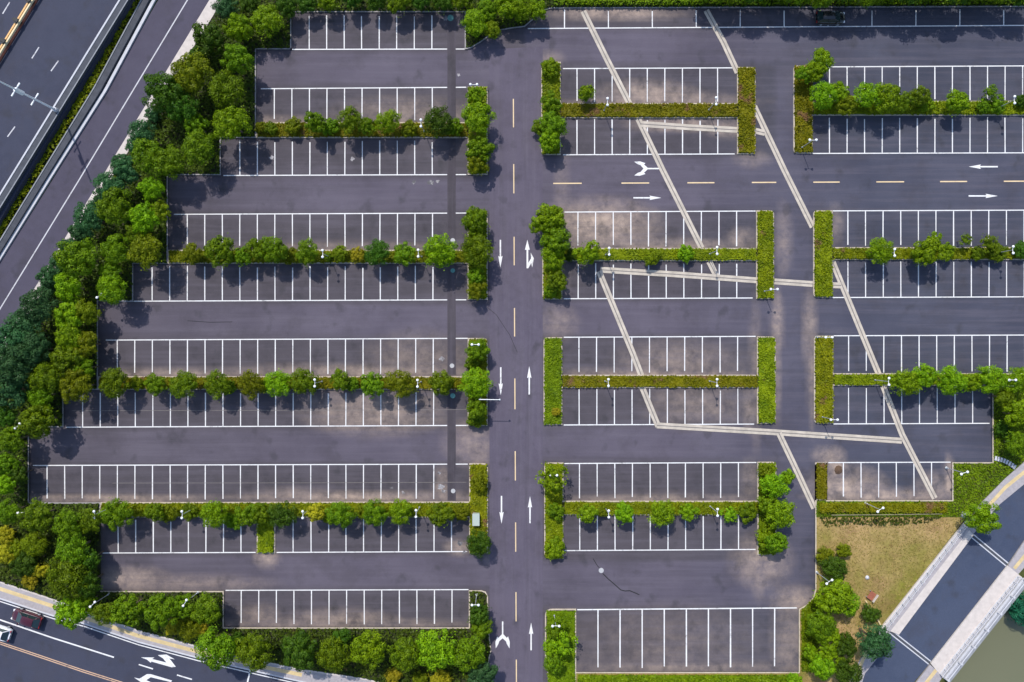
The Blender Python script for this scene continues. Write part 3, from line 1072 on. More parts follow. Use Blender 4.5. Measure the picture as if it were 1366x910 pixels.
# ------------------------------------------------------------------ trees
def crown_mesh(seed, n_cl=40, leaf=.085, lobes=5, gap=.15, per=46, squash=.82):
    r = np.random.default_rng(seed)
    ph = r.uniform(0, 6.28, 3)
    C, rad = [], []
    golden = 2.399963
    for i in range(n_cl):
        t = (i + .5) / n_cl
        el = math.asin(1 - 1.28 * t) if 1 - 1.28 * t > -1 else -1.2
        az = i * golden + r.normal(0, .25)
        lob = 1 + .10 * math.sin(lobes * az + ph[0]) + .09 * math.sin((lobes - 2) * az + ph[1]) + .06 * math.sin(9 * az + ph[2])
        if r.uniform() < gap:
            continue
        q = .75 * lob * r.uniform(.86, 1.08)
        C.append((q * math.cos(el) * math.cos(az), q * math.cos(el) * math.sin(az), (q * math.sin(el)) * squash))
        rad.append(r.uniform(.15, .28))
    pts, nrs = [], []
    for c, rr in zip(C, rad):
        m_ = int(per * (rr / .25) ** 2)
        d = r.normal(size=(m_, 3))
        d /= np.linalg.norm(d, axis=1, keepdims=True)
        d[:, 2] = np.abs(d[:, 2]) * .9 + d[:, 2] * .1
        q = d * rr * r.uniform(.78, 1.05, (m_, 1))
        pts.append(np.array(c) + q)
        nrs.append(d + r.normal(0, .22, (m_, 3)) + np.array((0, 0, .06)))
    # stray leaves that break the outline
    m_ = 60
    a = r.uniform(0, 6.28, m_)
    rr = r.uniform(.75, 1.02, m_) * (1 + .13 * np.sin(lobes * a + ph[0]) + .09 * np.sin((lobes - 2) * a + ph[1]))
    pts.append(np.stack([rr * np.cos(a), rr * np.sin(a), r.uniform(-.3, .25, m_)], 1))
    nrs.append(r.normal(0, .6, (m_, 3)) + np.array((0, 0, 1)))
    V = leaves(np.concatenate(pts), np.concatenate(nrs), leaf, r)
    ex = MB()
    prof = [(.02, -.40), (.36, -.30), (.50, -.10), (.42, .12), (.22, .28), (.03, .34)]
    n = 10
    for q, z in prof:
        for j in range(n):
            aa = 2 * math.pi * j / n
            qq = q * (1 + .13 * math.sin(lobes * aa + ph[0])) * r.uniform(.85, 1.1)
            ex.v.append((qq * math.cos(aa), qq * math.sin(aa), z * squash))
    for k in range(len(prof) - 1):
        for j in range(n):
            a_, b_ = k * n + j, k * n + (j + 1) % n
            ex.f.append((a_, b_, b_ + n, a_ + n))
    return quads_mesh('crown', V, None, ex)


def trunk_mesh(seed):
    r = random.Random(seed)
    mb = MB()
    lean = (r.uniform(-.06, .06), r.uniform(-.06, .06))
    mb.tube([(0, 0, 0), (lean[0] * .5, lean[1] * .5, .4), (lean[0], lean[1], .8), (lean[0] * 1.2, lean[1] * 1.2, 1.0)], [.07, .05, .042, .02], 8)
    for k in range(4):
        a = k * 1.57 + r.uniform(-.4, .4)
        s = r.uniform(.5, .75)
        mb.tube([(lean[0] * s, lean[1] * s, s), (math.cos(a) * .18 + lean[0], math.sin(a) * .18 + lean[1], s + .2), (math.cos(a) * .42, math.sin(a) * .42, s + .38)], [.03, .022, .009], 6)
    me = bpy.data.meshes.new('trunk')
    me.from_pydata(mb.v, [], mb.f)
    me.materials.append(M['bark'])
    return me


CROWN = [crown_mesh(100 + i, n_cl=c, lobes=l, gap=g, leaf=lf, per=p) for i, (c, l, g, lf, p) in enumerate((
    (44, 5, .10, .055, 118), (52, 4, .08, .053, 112), (38, 6, .16, .058, 114), (48, 7, .12, .055, 118), (60, 5, .06, .052, 110), (34, 5, .20, .058, 112), (46, 4, .14, .056, 116), (56, 6, .10, .052, 112)))]
BIG = [crown_mesh(200 + i, n_cl=c, lobes=l, gap=g, leaf=lf, per=p) for i, (c, l, g, lf, p) in enumerate((
    (70, 5, .10, .044, 100), (80, 7, .12, .042, 98), (62, 4, .12, .045, 102), (74, 6, .10, .044, 98)))]
SPARSE = [crown_mesh(300 + i, n_cl=22, lobes=5, gap=.2, leaf=.075, per=56) for i in range(3)]
TRUNK = [trunk_mesh(i) for i in range(5)]
_used_mesh = {}


def tree(x, y, r, tone, label, group, zc=None, shrub=False, cat=None, kind='c', name=None):
    rm = r * S
    if zc is None:
        zc = (.28 + .62 * rm) if shrub else (1.05 + .85 * rm)
    rm *= (H - zc) / H
    p = P(x, y, zc)
    nm = name or ('round_shrub' if shrub else 'broadleaf_tree')
    zb = .1 if zc > 0 else -3.6
    root = thing(nm, label, cat or ('shrub' if shrub else 'tree'), (p.x, p.y, zb), group=group)
    pool = SPARSE if kind == 's' else (BIG if r >= 17 and random.random() < .75 else CROWN)
    me = random.choice(pool)
    c = bpy.data.objects.new('crown', me)
    COL.objects.link(c)
    c.parent = root
    if not me.materials:
        me.materials.append(TONE['m'][1])
    c.material_slots[0].link = 'OBJECT'
    c.material_slots[0].material = TONE[tone][1]
    c.location = (0, 0, zc - zb)
    c.rotation_euler = (random.uniform(-.12, .12), random.uniform(-.12, .12), random.uniform(0, 6.28))
    c.scale = (rm * random.uniform(.92, 1.14), rm * random.uniform(.92, 1.14), rm * (.9 if not shrub else .8) * random.uniform(.9, 1.1))
    t = bpy.data.objects.new('trunk', random.choice(TRUNK))
    COL.objects.link(t)
    t.parent = root
    t.scale = (max(1.0, rm), max(1.0, rm), zc - zb)
    t.rotation_euler = (0, 0, random.uniform(0, 6.28))
    return root


ORD = ['first', 'second', 'third', 'fourth', 'fifth', 'sixth', 'seventh', 'eighth', 'ninth', 'tenth', 'eleventh', 'twelfth', 'thirteenth', 'fourteenth',
       'fifteenth', 'sixteenth', 'seventeenth', 'eighteenth', 'nineteenth', 'twentieth', 'twenty-first', 'twenty-second', 'twenty-third', 'twenty-fourth', 'twenty-fifth', 'twenty-sixth']


def plant(rows, where, group, key=lambda t: -t[0], zc=None, size=True, belt=False):
    """rows of (x, y, radius, tone[, flags]); flags: S shrub, s sparse, z<number> crown height"""
    rows = [tuple(r) + (('',) if len(r) == 4 else ()) for r in rows]
    n = {False: 0, True: 0}
    for x, y, r, tone, fl in sorted(rows, key=key):
        shrub = 'S' in fl or (r < 12.5 and 'T' not in fl)
        o = ORD[n[shrub]]
        n[shrub] += 1
        sz = 'large ' if r >= 20 else ('small ' if r <= 12 else '')
        z = zc(r * S) if (zc and not shrub) else None
        tree(x, y, r, tone, f'{sz}{TONE[tone][0]} {"bush" if shrub else "tree"}, {o} ' + where, group, z, shrub, kind='s' if 's' in fl else 'c')


hi = lambda rm: 1.6 + .95 * rm
low = lambda rm: 1.0 + .75 * rm
top = lambda t: t[1]
east = lambda t: t[0]

G_STRIP = 'trees and bushes in the planting strips'
plant([(348, 171, 9, 'o'), (361, 171, 9, 'm'), (391, 168, 12, 'o'), (420, 164, 16, 'm'), (440, 169, 12, 'm'), (467, 161, 20, 'm'), (490, 169, 14, 'm'), (517, 163, 17, 'b'), (546, 172, 12, 'o'), (584, 163, 20, 'd'), (606, 170, 11, 'm')],
      'from the driveway in the uppermost highway-side strip', G_STRIP)
plant([(256, 338, 14, 'o'), (295, 335, 21, 'm'), (325, 342, 14, 'm'), (343, 331, 14, 'm'), (365, 333, 19, 'm'), (387, 341, 12, 'o'), (410, 337, 17, 'm'), (453, 338, 12, 'o'), (477, 340, 11, 'y'), (503, 337, 18, 'd'), (540, 339, 16, 'm'), (588, 335, 25, 'b'), (438, 343, 7, 'm')],
      'from the driveway in the second highway-side strip', G_STRIP)
plant([(153, 511, 20, 'm'), (182, 511, 9, 'o'), (208, 513, 15, 'm'), (245, 513, 19, 'm'), (290, 513, 18, 'm'), (306, 517, 10, 'm'), (335, 513, 18, 'o'), (352, 515, 10, 'm'), (371, 512, 18, 'b'), (406, 509, 19, 'm'), (453, 507, 13, 'm'), (470, 513, 11, 'm'), (497, 513, 18, 'm'), (535, 512, 20, 'o'), (589, 511, 16, 'm')],
      'from the driveway in the third highway-side strip', G_STRIP)
plant([(139, 688, 11, 'b'), (158, 686, 21, 'm'), (207, 683, 14, 'm'), (225, 684, 12, 'o'), (253, 683, 12, 'm'), (286, 686, 20, 'b'), (311, 695, 12, 'm'), (330, 686, 16, 'm'), (348, 685, 15, 'm'), (377, 686, 19, 'd'), (422, 683, 13, 'y'), (440, 688, 12, 'o'), (455, 686, 19, 'm'), (485, 682, 11, 'o'), (501, 684, 18, 'm'), (535, 683, 18, 'b'), (588, 686, 18, 'm'), (613, 684, 12, 'o')],
      'from the driveway in the lowest highway-side strip', G_STRIP)
G_HEAD = 'trees in the beds beside the driveway'
plant([(635, 129, 14, 'b'), (638, 158, 22, 'b'), (640, 199, 18, 'm'), (637, 220, 15, 'o')], 'from the top in the uppermost driveway-side head bed', G_HEAD, top)
plant([(635, 296, 19, 'm'), (637, 335, 23, 'm'), (635, 368, 13, 'm'), (636, 386, 13, 'o')], 'from the top in the second driveway-side head bed', G_HEAD, top)
plant([(637, 467, 15, 'm'), (629, 485, 10, 'm'), (635, 511, 21, 'b'), (636, 545, 14, 'm'), (634, 559, 12, 'm')], 'from the top in the third driveway-side head bed', G_HEAD, top)
plant([(639, 725, 18, 'd'), (640, 645, 12, 'o', 'S')], 'in the lowest driveway-side head bed', G_HEAD, top)
plant([(640, 820, 15, 'd'), (643, 836, 14, 'm')], 'from the lamp in the bed at the bottom driveway corner', G_HEAD, top)
G_TOP = 'trees along the top edge of the lot'
plant([(280, 53, 26, 'd'), (319, 38, 20, 'b'), (357, 29, 20, 'b'), (302, 10, 17, 'u'), (332, 4, 14, 'd'), (383, 10, 15, 'd'), (410, 5, 13, 'd'), (438, 1, 16, 'b'), (470, -2, 14, 'd'), (503, 4, 13, 'd'), (532, 4, 16, 'm'), (562, 1, 15, 'd'), (590, 3, 14, 'd'), (618, 1, 15, 'm'), (634, 31, 19, 'b'), (656, 40, 12, 'o', 'T'), (650, 14, 14, 'm'), (677, 8, 18, 'b'), (695, 12, 17, 'b'), (716, 14, 14, 'b')],
      'from the highway along the top edge bed', G_TOP, east, low)
plant([(942, -20, 19, 'd'), (968, -17, 21, 'm'), (1002, -18, 24, 'd'), (1032, -24, 22, 'd'), (1060, -17, 24, 'm'), (1096, -10, 21, 'm'), (1128, -20, 25, 'd'), (1159, -12, 20, 'm'), (1186, -22, 22, 'd'), (1214, -18, 25, 'd'), (1246, -20, 23, 'm'), (1276, -17, 25, 'd'), (1306, -24, 22, 'd'), (1332, -18, 23, 'm'), (1362, -16, 24, 'd')],
      'from the driveway behind the top edge hedge', G_TOP, east, lambda rm: 1.7 + .85 * rm)
G_BELT = 'trees in the belt beside the slip road'
plant([(256, 98, 27, 'o'), (219, 124, 28, 'd'), (190, 178, 18, 'u'), (200, 210, 24, 'm'), (169, 227, 19, 'u'), (147, 249, 20, 'u'), (156, 277, 25, 'm'), (119, 291, 22, 'u'), (106, 343, 28, 'm'), (66, 369, 15, 'u'), (92, 383, 20, 'b'), (53, 408, 26, 'u'), (34, 432, 23, 'u'), (20, 455, 25, 'u'), (16, 487, 32, 'u'), (46, 466, 24, 'u'), (14, 520, 26, 'u'), (8, 556, 16, 'd'), (264, 74, 13, 'd', 'S'), (239, 112, 13, 'o', 'S'), (205, 152, 12, 'u', 'S'), (181, 194, 13, 'u', 'S'), (160, 218, 12, 'u', 'S'), (138, 263, 14, 'u', 'S'), (129, 279, 12, 'u', 'S'), (105, 309, 14, 'u', 'S'), (92, 330, 13, 'u', 'S'), (78, 352, 13, 'u', 'S'), (62, 384, 13, 'u', 'S'), (20, 448, 12, 'u', 'S')],
      'from the top along the slip road footpath', G_BELT, top, hi)
plant([(317, 79, 21, 'm'), (303, 121, 24, 'm'), (309, 165, 25, 'b'), (243, 143, 22, 'd'), (262, 168, 16, 'm'), (266, 197, 24, 'm'), (227, 216, 23, 'm'), (203, 251, 17, 'b'), (193, 291, 22, 'b'), (214, 283, 15, 'o'), (156, 333, 20, 'm'), (195, 335, 25, 'o'), (146, 362, 16, 'm'), (150, 386, 21, 'b'), (92, 421, 20, 'b'), (117, 416, 17, 'o'), (92, 450, 20, 'b'), (115, 459, 17, 'o'), (90, 477, 21, 'm'), (114, 490, 15, 'm'), (63, 503, 22, 'm'), (103, 516, 23, 'o'), (54, 528, 18, 'm'), (50, 561, 25, 'm'), (184, 312, 16, 'm'), (16, 586, 19, 'm')],
      'from the top in the belt edging the highway-side lot', G_BELT, top, hi)
plant([(8, 619, 17, 'm'), (24, 632, 13, 'd', 'T'), (8, 646, 16, 'b'), (12, 683, 18, 'm'), (50, 688, 22, 'm'), (92, 700, 22, 'm'), (119, 694, 17, 'm'), (98, 733, 24, 'm'), (120, 745, 16, 'd'), (92, 770, 28, 'm'), (116, 778, 20, 'd'), (95, 816, 22, 'b'), (114, 805, 15, 'm')],
      'from the top in the lower corner belt', G_BELT, top, hi)
plant([(8, 715, 14, 'y', 'S'), (10, 738, 15, 'y', 'S'), (26, 730, 13, 'o', 'S'), (47, 726, 19, 'o', 'S'), (55, 760, 12, 'y', 'S'), (40, 774, 12, 'y', 'S'), (34, 752, 17, 'd', 'S')],
      'from the top in the wild corner by the lower road', 'wild bushes in the lower corner', top)
G_BOT = 'trees along the lower road'
plant([(140, 817, 17, 'm'), (171, 813, 22, 'm'), (216, 816, 22, 'm'), (243, 808, 15, 'm'), (275, 812, 20, 'm'), (290, 865, 28, 'm'), (340, 869, 25, 'm'), (400, 868, 25, 'd'), (446, 872, 24, 'm'), (491, 865, 26, 'b'), (541, 872, 24, 'm'), (582, 865, 26, 'b'), (625, 872, 24, 'm'), (455, 850, 14, 'd'), (643, 898, 19, 'u')],
      'from the red car along the lower road', G_BOT, east, hi)
plant([(253, 838, 17, 'o', 'S'), (232, 836, 11, 'y', 'S'), (270, 840, 11, 'y', 'S'), (586, 906, 15, 'y', 'S'), (524, 902, 11, 'y', 'S'), (560, 905, 10, 'o', 'S'), (318, 852, 10, 'd', 'S')],
      'from the red car under lower road trees', 'bushes along the lower road', east)
G_IN = 'trees and bushes in the inner lot islands'
plant([(734, 91, 12, 'b', 'S'), (735, 137, 14, 'm'), (737, 167, 18, 'm'), (720, 170, 11, 'm', 'S'), (733, 187, 16, 'b')], 'from the top in the topmost inner island head', G_IN, top)
tree(782, 124, 12, 'b', 'single bright round bush leaning over a bay by the topmost inner island', G_IN, 1.7)
plant([(733, 293, 21, 'b'), (720, 301, 15, 'b'), (741, 320, 21, 'm'), (738, 343, 17, 'b'), (743, 375, 15, 'm'), (735, 387, 10, 'm', 'S')], 'from the top in the second inner island head', G_IN, top)
plant([(783, 338, 18, 'b'), (869, 343, 12, 'o', 'S'), (915, 338, 12, 'b', 'S'), (760, 341, 9, 'd', 'S')], 'from the driveway on the second inner island spine', G_IN, east)
tree(742, 549.5, 6, 'y', 'tiny yellowish bush low in the third inner island head', G_IN, None, True)
plant([(737, 637, 21, 'b', 's'), (741, 682, 12, 'm', 'S'), (741, 731, 14, 'b', 'S')], 'from the top in the fourth inner island head', G_IN, top)
plant([(784, 685, 15, 'b'), (832, 685, 14, 'b'), (883, 684, 18, 'b'), (919, 683, 13, 'b'), (973, 686, 12, 'b', 'Ss'), (997, 683, 13, 'm', 'S'), (803, 681, 9, 'o', 'S')], 'from the driveway on the fourth inner island spine', G_IN, east)
plant([(1032, 648, 19, 'b'), (1050, 636, 11, 'b', 'T'), (1020, 628, 11, 'o', 'S'), (1024, 672, 14, 'm'), (1040, 686, 21, 'b'), (1036, 724, 15, 'm'), (1021, 717, 13, 'b', 'S')], 'from the top in the far head of fourth inner island', G_IN, top)
plant([(741, 839, 14, 'm'), (752, 857, 19, 'b', 's'), (739, 884, 15, 'm'), (736, 862, 12, 'b', 'T')], 'from the top in the wide bed below the driveway lamp', G_IN, top)
G_OUT = 'trees and bushes in the outer lot islands'
plant([(1095, 82, 16, 'b'), (1086, 96, 15, 'b'), (1072, 100, 12, 'm', 'T'), (1097, 128, 21, 'b'), (1119, 124, 14, 'b'), (1129, 140, 14, 'o'), (1158, 128, 19, 'b'), (1183, 131, 22, 'b'), (1206, 136, 13, 'm'), (1225, 130, 15, 'm'), (1234, 140, 11, 'b', 'S'), (1276, 137, 15, 'b'), (1322, 123, 10, 'm', 'Ts'), (1330, 139, 12, 'm', 'S'), (1312, 141, 10, 'm', 'S'), (1362, 135, 10, 'd', 'S')],
      'from the aisle in the topmost outer strip', G_OUT, east)
plant([(1173, 335, 18, 'b'), (1238, 336, 20, 'b'), (1246, 320, 11, 'b', 'T'), (1262, 336, 12, 'b', 'S'), (1226, 340, 12, 'm', 'S'), (1288, 320, 9, 'm', 'Ts'), (1319, 325, 12, 'm', 'Ts'), (1303, 338, 10, 'm', 'S'), (1329, 337, 12, 'm', 'S'), (1362, 333, 11, 'd', 'S')],
      'from the aisle in the second outer strip', G_OUT, east)
plant([(1206, 511, 19, 'b'), (1231, 503, 18, 'b'), (1267, 508, 21, 'b'), (1297, 510, 14, 'b'), (1320, 506, 19, 'b'), (1355, 507, 19, 'b')],
      'from the aisle in the lowest outer strip', G_OUT, east)
G_EAST = 'trees and bushes near the bridge road'
plant([(1340, 530, 15, 'm'), (1358, 553, 21, 'b'), (1356, 592, 17, 'm'), (1338, 572, 12, 'd', 'S'), (1310, 690, 23, 'b')], 'from the top between the outer lot and bridge road', G_EAST, top)
plant([(1111, 759, 18, 'd', 'S'), (1112, 797, 25, 'b'), (1130, 803, 18, 'b'), (1094, 832, 22, 'm'), (1104, 848, 16, 'b'), (1081, 870, 10, 'b', 'T'), (1105, 869, 14, 'b'), (1097, 890, 18, 'b'), (1122, 885, 10, 'b', 'T'), (1128, 860, 16, 'd'), (1131, 897, 21, 'd'), (1060, 905, 10, 'b', 'S'), (1161, 818, 13, 'd', 'S'), (1100, 742, 12, 'o', 'S'), (1125, 735, 11, 'o', 'S')],
      'from the top beside the lawn', G_EAST, top)
tree(1166, 855, 26, 'u', 'large dark bluish tree overhanging the near end of the bridge road', G_EAST, 4.0)
tree(1364, 812, 25, 't', 'teal green tree growing beside the river below the bridge', G_EAST, -1.0, name='riverside_tree')


# ------------------------------------------------------------------ lamp posts
def lamp(hx, hy, ang, label, h=3.9):
    """twin-headed post; (hx, hy) is where the crossbar is seen, ang the crossbar direction (0 = east-west)"""
    p = P(hx, hy, h)
    root = thing('lamp_post', label, 'lamp post', (p.x, p.y, .1), R(ang), 'white twin-headed lamp posts')
    LAMPS.append(root)
    return root


LAMPS = []
LAMP_SPOTS = [
    (561.5, 164.5, 90, 'white twin lamp post beside the dark tree in the uppermost highway-side strip'),
    (632, 113, 0, 'white twin lamp post at the tip of the uppermost driveway-side head bed'),
    (430.5, 338.5, 90, 'white twin lamp post midway along the second highway-side strip'),
    (558, 338, 90, 'white twin lamp post beside the big round tree in the second highway-side strip'),
    (557, 511.5, 90, 'white twin lamp post near the driveway in the third highway-side strip'),
    (420, 511, 90, 'white twin lamp post midway along the third highway-side strip between dark trees'),
    (634, 459.8, 0, 'white twin lamp post at the tip of the third driveway-side head bed'),
    (126, 686.5, 90, 'white twin lamp post at the belt end of the lowest highway-side strip'),
    (243, 686.5, 90, 'white twin lamp post between two bushes in the lowest highway-side strip'),
    (404, 686.5, 90, 'white twin lamp post just past the stub bed in the lowest highway-side strip'),
    (555, 685, 90, 'white twin lamp post beside the bright tree in the lowest highway-side strip'),
    (29, 684, 0, 'white lamp post among the trees of the lower corner belt'),
    (133, 394, 45, 'white lamp post at the belt corner beside the fifth highway-side bay row'),
    (24, 568, 45, 'white lamp post between belt trees at the longest highway-side bay rows'),
    (124, 806, 45, 'white lamp post beside the footpath trees above the red car'),
    (634, 807, 0, 'white twin lamp post in the bed at the bottom driveway corner'),
    (810.4, 136, 90, 'white twin lamp post near the driveway on the topmost inner island'),
    (955.2, 135, 90, 'white twin lamp post near the far head of the topmost inner island'),
    (812.6, 335.5, 90, 'white twin lamp post near the driveway on the second inner island'),
    (956.4, 334.5, 90, 'white twin lamp post near the far end of the second inner island spine'),
    (1032.5, 386, 0, 'white twin lamp post in the far head of the second inner island'),
    (811.6, 510.5, 90, 'white twin lamp post near the driveway on the third inner island'),
    (956.4, 510.5, 90, 'white twin lamp post near the far head of the third inner island'),
    (812, 685.5, 90, 'white twin lamp post near the driveway on the fourth inner island'),
    (957, 683.5, 90, 'white twin lamp post near the far head of fourth inner island'),
    (738.5, 634, 0, 'white lamp post half hidden in the bright tree of the fourth inner island head'),
    (741.5, 835, 0, 'white twin lamp post in the wide bed beside the large bays'),
    (1084.3, 187, 0, 'white twin lamp post at the foot of the topmost outer island head'),
    (1353, 133.5, 90, 'white twin lamp post far along the topmost outer strip'),
    (1351, 333.5, 90, 'white twin lamp post far along the second outer strip'),
    (1193, 337, 90, 'white lamp post beside the round tree near the aisle in the second outer strip'),
    (1105.5, 450, 0, 'white twin lamp post at the top of the lowest outer island head'),
    (1185.5, 509, 90, 'white twin lamp post near the aisle in the lowest outer strip'),
    (1112.5, 560, 0, 'white twin lamp post at the foot of the lowest outer island head'),
    (1350, 507, 0, 'white lamp post among bright trees at the end of the lowest outer strip'),
    (1174, 680, 35, 'white lamp post in the hedge between the short bays and the lawn'),
    (1286, 631, 20, 'white lamp post standing alone in the grass beside the short bays'),
    (1106, 776, 35, 'white lamp post beside the dark bush on the lawn edge'),
    (247, 804, 60, 'white lamp post between the trees above the lower road bend'),
]


def build_lamp(h=3.9):
    root = LAMPS[0]
    mb = MB()
    mb.lathe((0, 0, 0), [(.20, 0), (.20, .10), (.13, .16), (.10, .45), (.075, .5)])
    mb.build('base', M['steel'], root)
    mb = MB()
    mb.tube([(0, 0, .45), (0, 0, 2.0), (0, 0, h - .12)], [.055, .048, .036], 10)
    mb.build('pole', M['steel'], root)
    mb = MB()
    mb.tube([(-.44, 0, h - .02), (-.2, 0, h - .10), (0, 0, h - .13), (.2, 0, h - .10), (.44, 0, h - .02)], [.026, .03, .035, .03, .026], 8)
    mb.build('arm', M['lamp_white'], root)
    for sx in (-1, 1):
        mb = MB()
        mb.lathe((sx * .45, 0, h), [(.06, -.12), (.14, -.08), (.185, -.02), (.17, .04), (.12, .10), (.03, .125)], 16)
        mb.build('lamp_head', M['lamp_white'], root, True)


for i, (x, y, a, lab) in enumerate(LAMP_SPOTS):
    root = lamp(x, y, a, lab)
    if i == 0:
        build_lamp()
    else:
        for ch in LAMPS[0].children:
            c = ch.copy()
            COL.objects.link(c)
            c.parent = root

# tall light mast on the highway parapet
b0 = P(79, 149, ZH)
HM = thing('highway_mast', 'tall steel light mast with crossarms on the highway parapet', 'light mast', b0)
ta = math.atan2(.9, .55)
mb = MB()
mb.lathe((0, 0, -.05), [(.30, 0), (.30, 1.1), (.2, 1.15), (.16, 1.4)], 12)
mb.build('base', M['concrete_pale'], HM)
mb = MB()
mb.tube([(0, 0, 1.2), (0, 0, 5), (0, 0, 11.6)], [.15, .13, .10], 10)
mb.build('pole', M['lamp_white'], HM)
for z, L in ((4.9, 1.35), (8.4, 1.5)):
    mb = MB()
    u = Vector((math.cos(ta), math.sin(ta), 0))
    mb.tube([u * -L * .55 + Vector((0, 0, z)), u * L * .55 + Vector((0, 0, z))], [.075, .075], 8)
    mb.box(u.x * L * .5, u.y * L * .5, z, .5, .16, .12, ta)
    mb.box(-u.x * L * .5, -u.y * L * .5, z, .5, .16, .12, ta)
    mb.build('crossarm', M['lamp_white'], HM)
mb = MB()
mb.box(-.22, .1, 7.5, .46, .4, 1.5, .4)
mb.build('control_box', M['lamp_white'], HM)

# camera pole with an arm over the driveway
p = P(640, 533, 4.6)
CP = thing('camera_pole', 'slim pole with a long white arm reaching over the driveway', 'camera pole', (p.x, p.y, .1))
mb = MB()
mb.tube([(0, 0, 0), (0, 0, 4.6)], [.08, .06], 10)
mb.build('pole', M['steel'], CP)
mb = MB()
mb.tube([(-.1, 0, 4.5), (2.75, -.03, 4.55)], [.055, .04], 8)
mb.build('arm', M['lamp_white'], CP)
mb = MB()
mb.lathe((2.72, -.03, 4.3), [(.09, 0), (.14, .1), (.12, .2), (.04, .27)], 12)
mb.build('camera_dome', M['steel'], CP, True)


# ------------------------------------------------------------------ cars
def car(x, y, ang, mat_, label, L=4.4, W=1.8):
    p = P(x, y, .9)
    root = thing('parked_car' if ang == 0 else 'driving_car', label, 'car', (p.x, p.y, 0.0), R(ang))
    hl, hw = L / 2, W / 2
    glass = CARG
    # lower body: sections along its length, +x is the front
    secs = [(-hl, .74, .42, .78), (-hl + .10, .88, .28, .92), (-hl + .5, .98, .22, 1.0), (-.9, 1.0, .2, .98), (.5, 1.0, .2, .96), (hl - 1.0, .99, .22, .92), (hl - .35, .92, .24, .82), (hl - .08, .80, .3, .70), (hl, .66, .38, .60)]
    mb = MB()
    ring = []
    for sx, f, z0, z1 in secs:
        w = hw * f
        ring.append([(sx, -w * .9, z0), (sx, -w, z0 + .18), (sx, -w, (z0 + z1) / 2 + .08), (sx, -w * .9, z1 - .05), (sx, -w * .6, z1), (sx, 0, z1 + .035), (sx, w * .6, z1), (sx, w * .9, z1 - .05), (sx, w, (z0 + z1) / 2 + .08), (sx, w, z0 + .18), (sx, w * .9, z0)])
    n = len(ring[0])
    for r_ in ring:
        mb.v += r_
    for k in range(len(ring) - 1):
        for j in range(n):
            a, b = k * n + j, k * n + (j + 1) % n
            mb.f.append((a, b, b + n, a + n))
            mb.m.append(0)
    mb.f += [tuple(range(n)), tuple(range((len(ring) - 1) * n, len(ring) * n))[::-1]]
    mb.m += [0, 0]
    body = mb.build('body', mat_, root, True)
    # roof and pillars
    zr = 1.46
    ry = hw * .66
    fx, bx = .35, -1.25
    mb = MB()
    g = [(bx - .1, ry * .92, zr - .05), (bx + .25, ry, zr), (-.45, ry * 1.0, zr + .03), (fx - .3, ry, zr), (fx, ry * .9, zr - .06)]
    i0 = len(mb.v)
    for gx, gy, gz in g:
        mb.v += [(gx, -gy, gz - .05), (gx, -gy * .6, gz + .02), (gx, 0, gz + .035), (gx, gy * .6, gz + .02), (gx, gy, gz - .05)]
    for k in range(len(g) - 1):
        for j in range(4):
            a = k * 5 + j
            mb.f.append((a, a + 5, a + 6, a + 1))
            mb.m.append(0)
    for s in (-1, 1):      # pillars
        for (xa, za, xb) in ((fx, zr - .1, fx + .85), (-.42, zr - .06, -.42), (bx - .1, zr - .1, bx - .75)):
            mb.tube([(xa, s * ry * .95, za), (xb, s * hw * .88, .94)], [.045, .05], 6)
    mb.build('roof', mat_, root, True)

    def pane(name, q):
        m2 = MB()
        m2.quad(*q)
        m2.build(name, glass, root)
    pane('windscreen', [(fx + .88, -hw * .82, .96), (fx + .88, hw * .82, .96), (fx, ry * .9, zr - .10), (fx, -ry * .9, zr - .10)])
    pane('rear_window', [(bx - .78, hw * .8, .98), (bx - .78, -hw * .8, .98), (bx - .1, -ry * .88, zr - .09), (bx - .1, ry * .88, zr - .09)])
    for s in (-1, 1):
        pane('side_window', [(fx + .8, s * hw * .885, .97), (bx - .7, s * hw * .885, .98), (bx - .08, s * ry * .965, zr - .12), (fx - .02, s * ry * .965, zr - .12)])
        for wx in (hl - .86, -hl + .82):
            m2 = MB()
            m2.tube([(0, -.11, 0), (0, .11, 0)], [.32, .32], 16)
            wl = m2.build('wheel', M['rubber'], root)
            wl.location = (wx, s * (hw - .12), .32)
            m2 = MB()
            m2.tube([(0, s * .10, 0), (0, s * .125, 0)], [.2, .19], 12)
            m2.build('rim', M['steel'], wl)
        m2 = MB()
        m2.box(hl - .2, s * hw * .62, .66, .26, .36, .14, s * -.35)
        m2.build('headlight', M['lamp_white'], root)
        m2 = MB()
        m2.box(-hl + .08, s * hw * .66, .80, .14, .34, .14, s * .2)
        m2.build('tail_light', REDL, root)
        m2 = MB()
        m2.box(fx + .45, s * (hw + .1), 1.0, .16, .22, .13)
        m2.build('mirror', mat_, root)
    return root


def carpaint(name, col, rough=.25):
    m = plain(name, col, rough, .0, var=.02, spec=.6)
    b = [n for n in m.node_tree.nodes if n.type == 'BSDF_PRINCIPLED'][0]
    b.inputs['Coat Weight'].default_value = .6
    b.inputs['Coat Roughness'].default_value = .08
    return m


CARG = plain('car_glass', (.015, .03, .035), .08, var=.02, spec=.8)
REDL = plain('tail_light_red', (.40, .02, .02), .3, var=.02)
car(34, 826, 162, carpaint('burgundy_paint', (.055, .004, .012)), 'burgundy car driving along the lower road below the corner trees', 4.3, 1.8)
car(-7, 843, 162, carpaint('white_paint', (.80, .81, .84)), 'white car cut off by the frame edge behind the burgundy car', 4.3, 1.8)
car(1109, 22.5, 0, carpaint('black_paint', (.010, .010, .012)), 'black car parked in the shaded bay under the top edge trees', 4.1, 1.8)


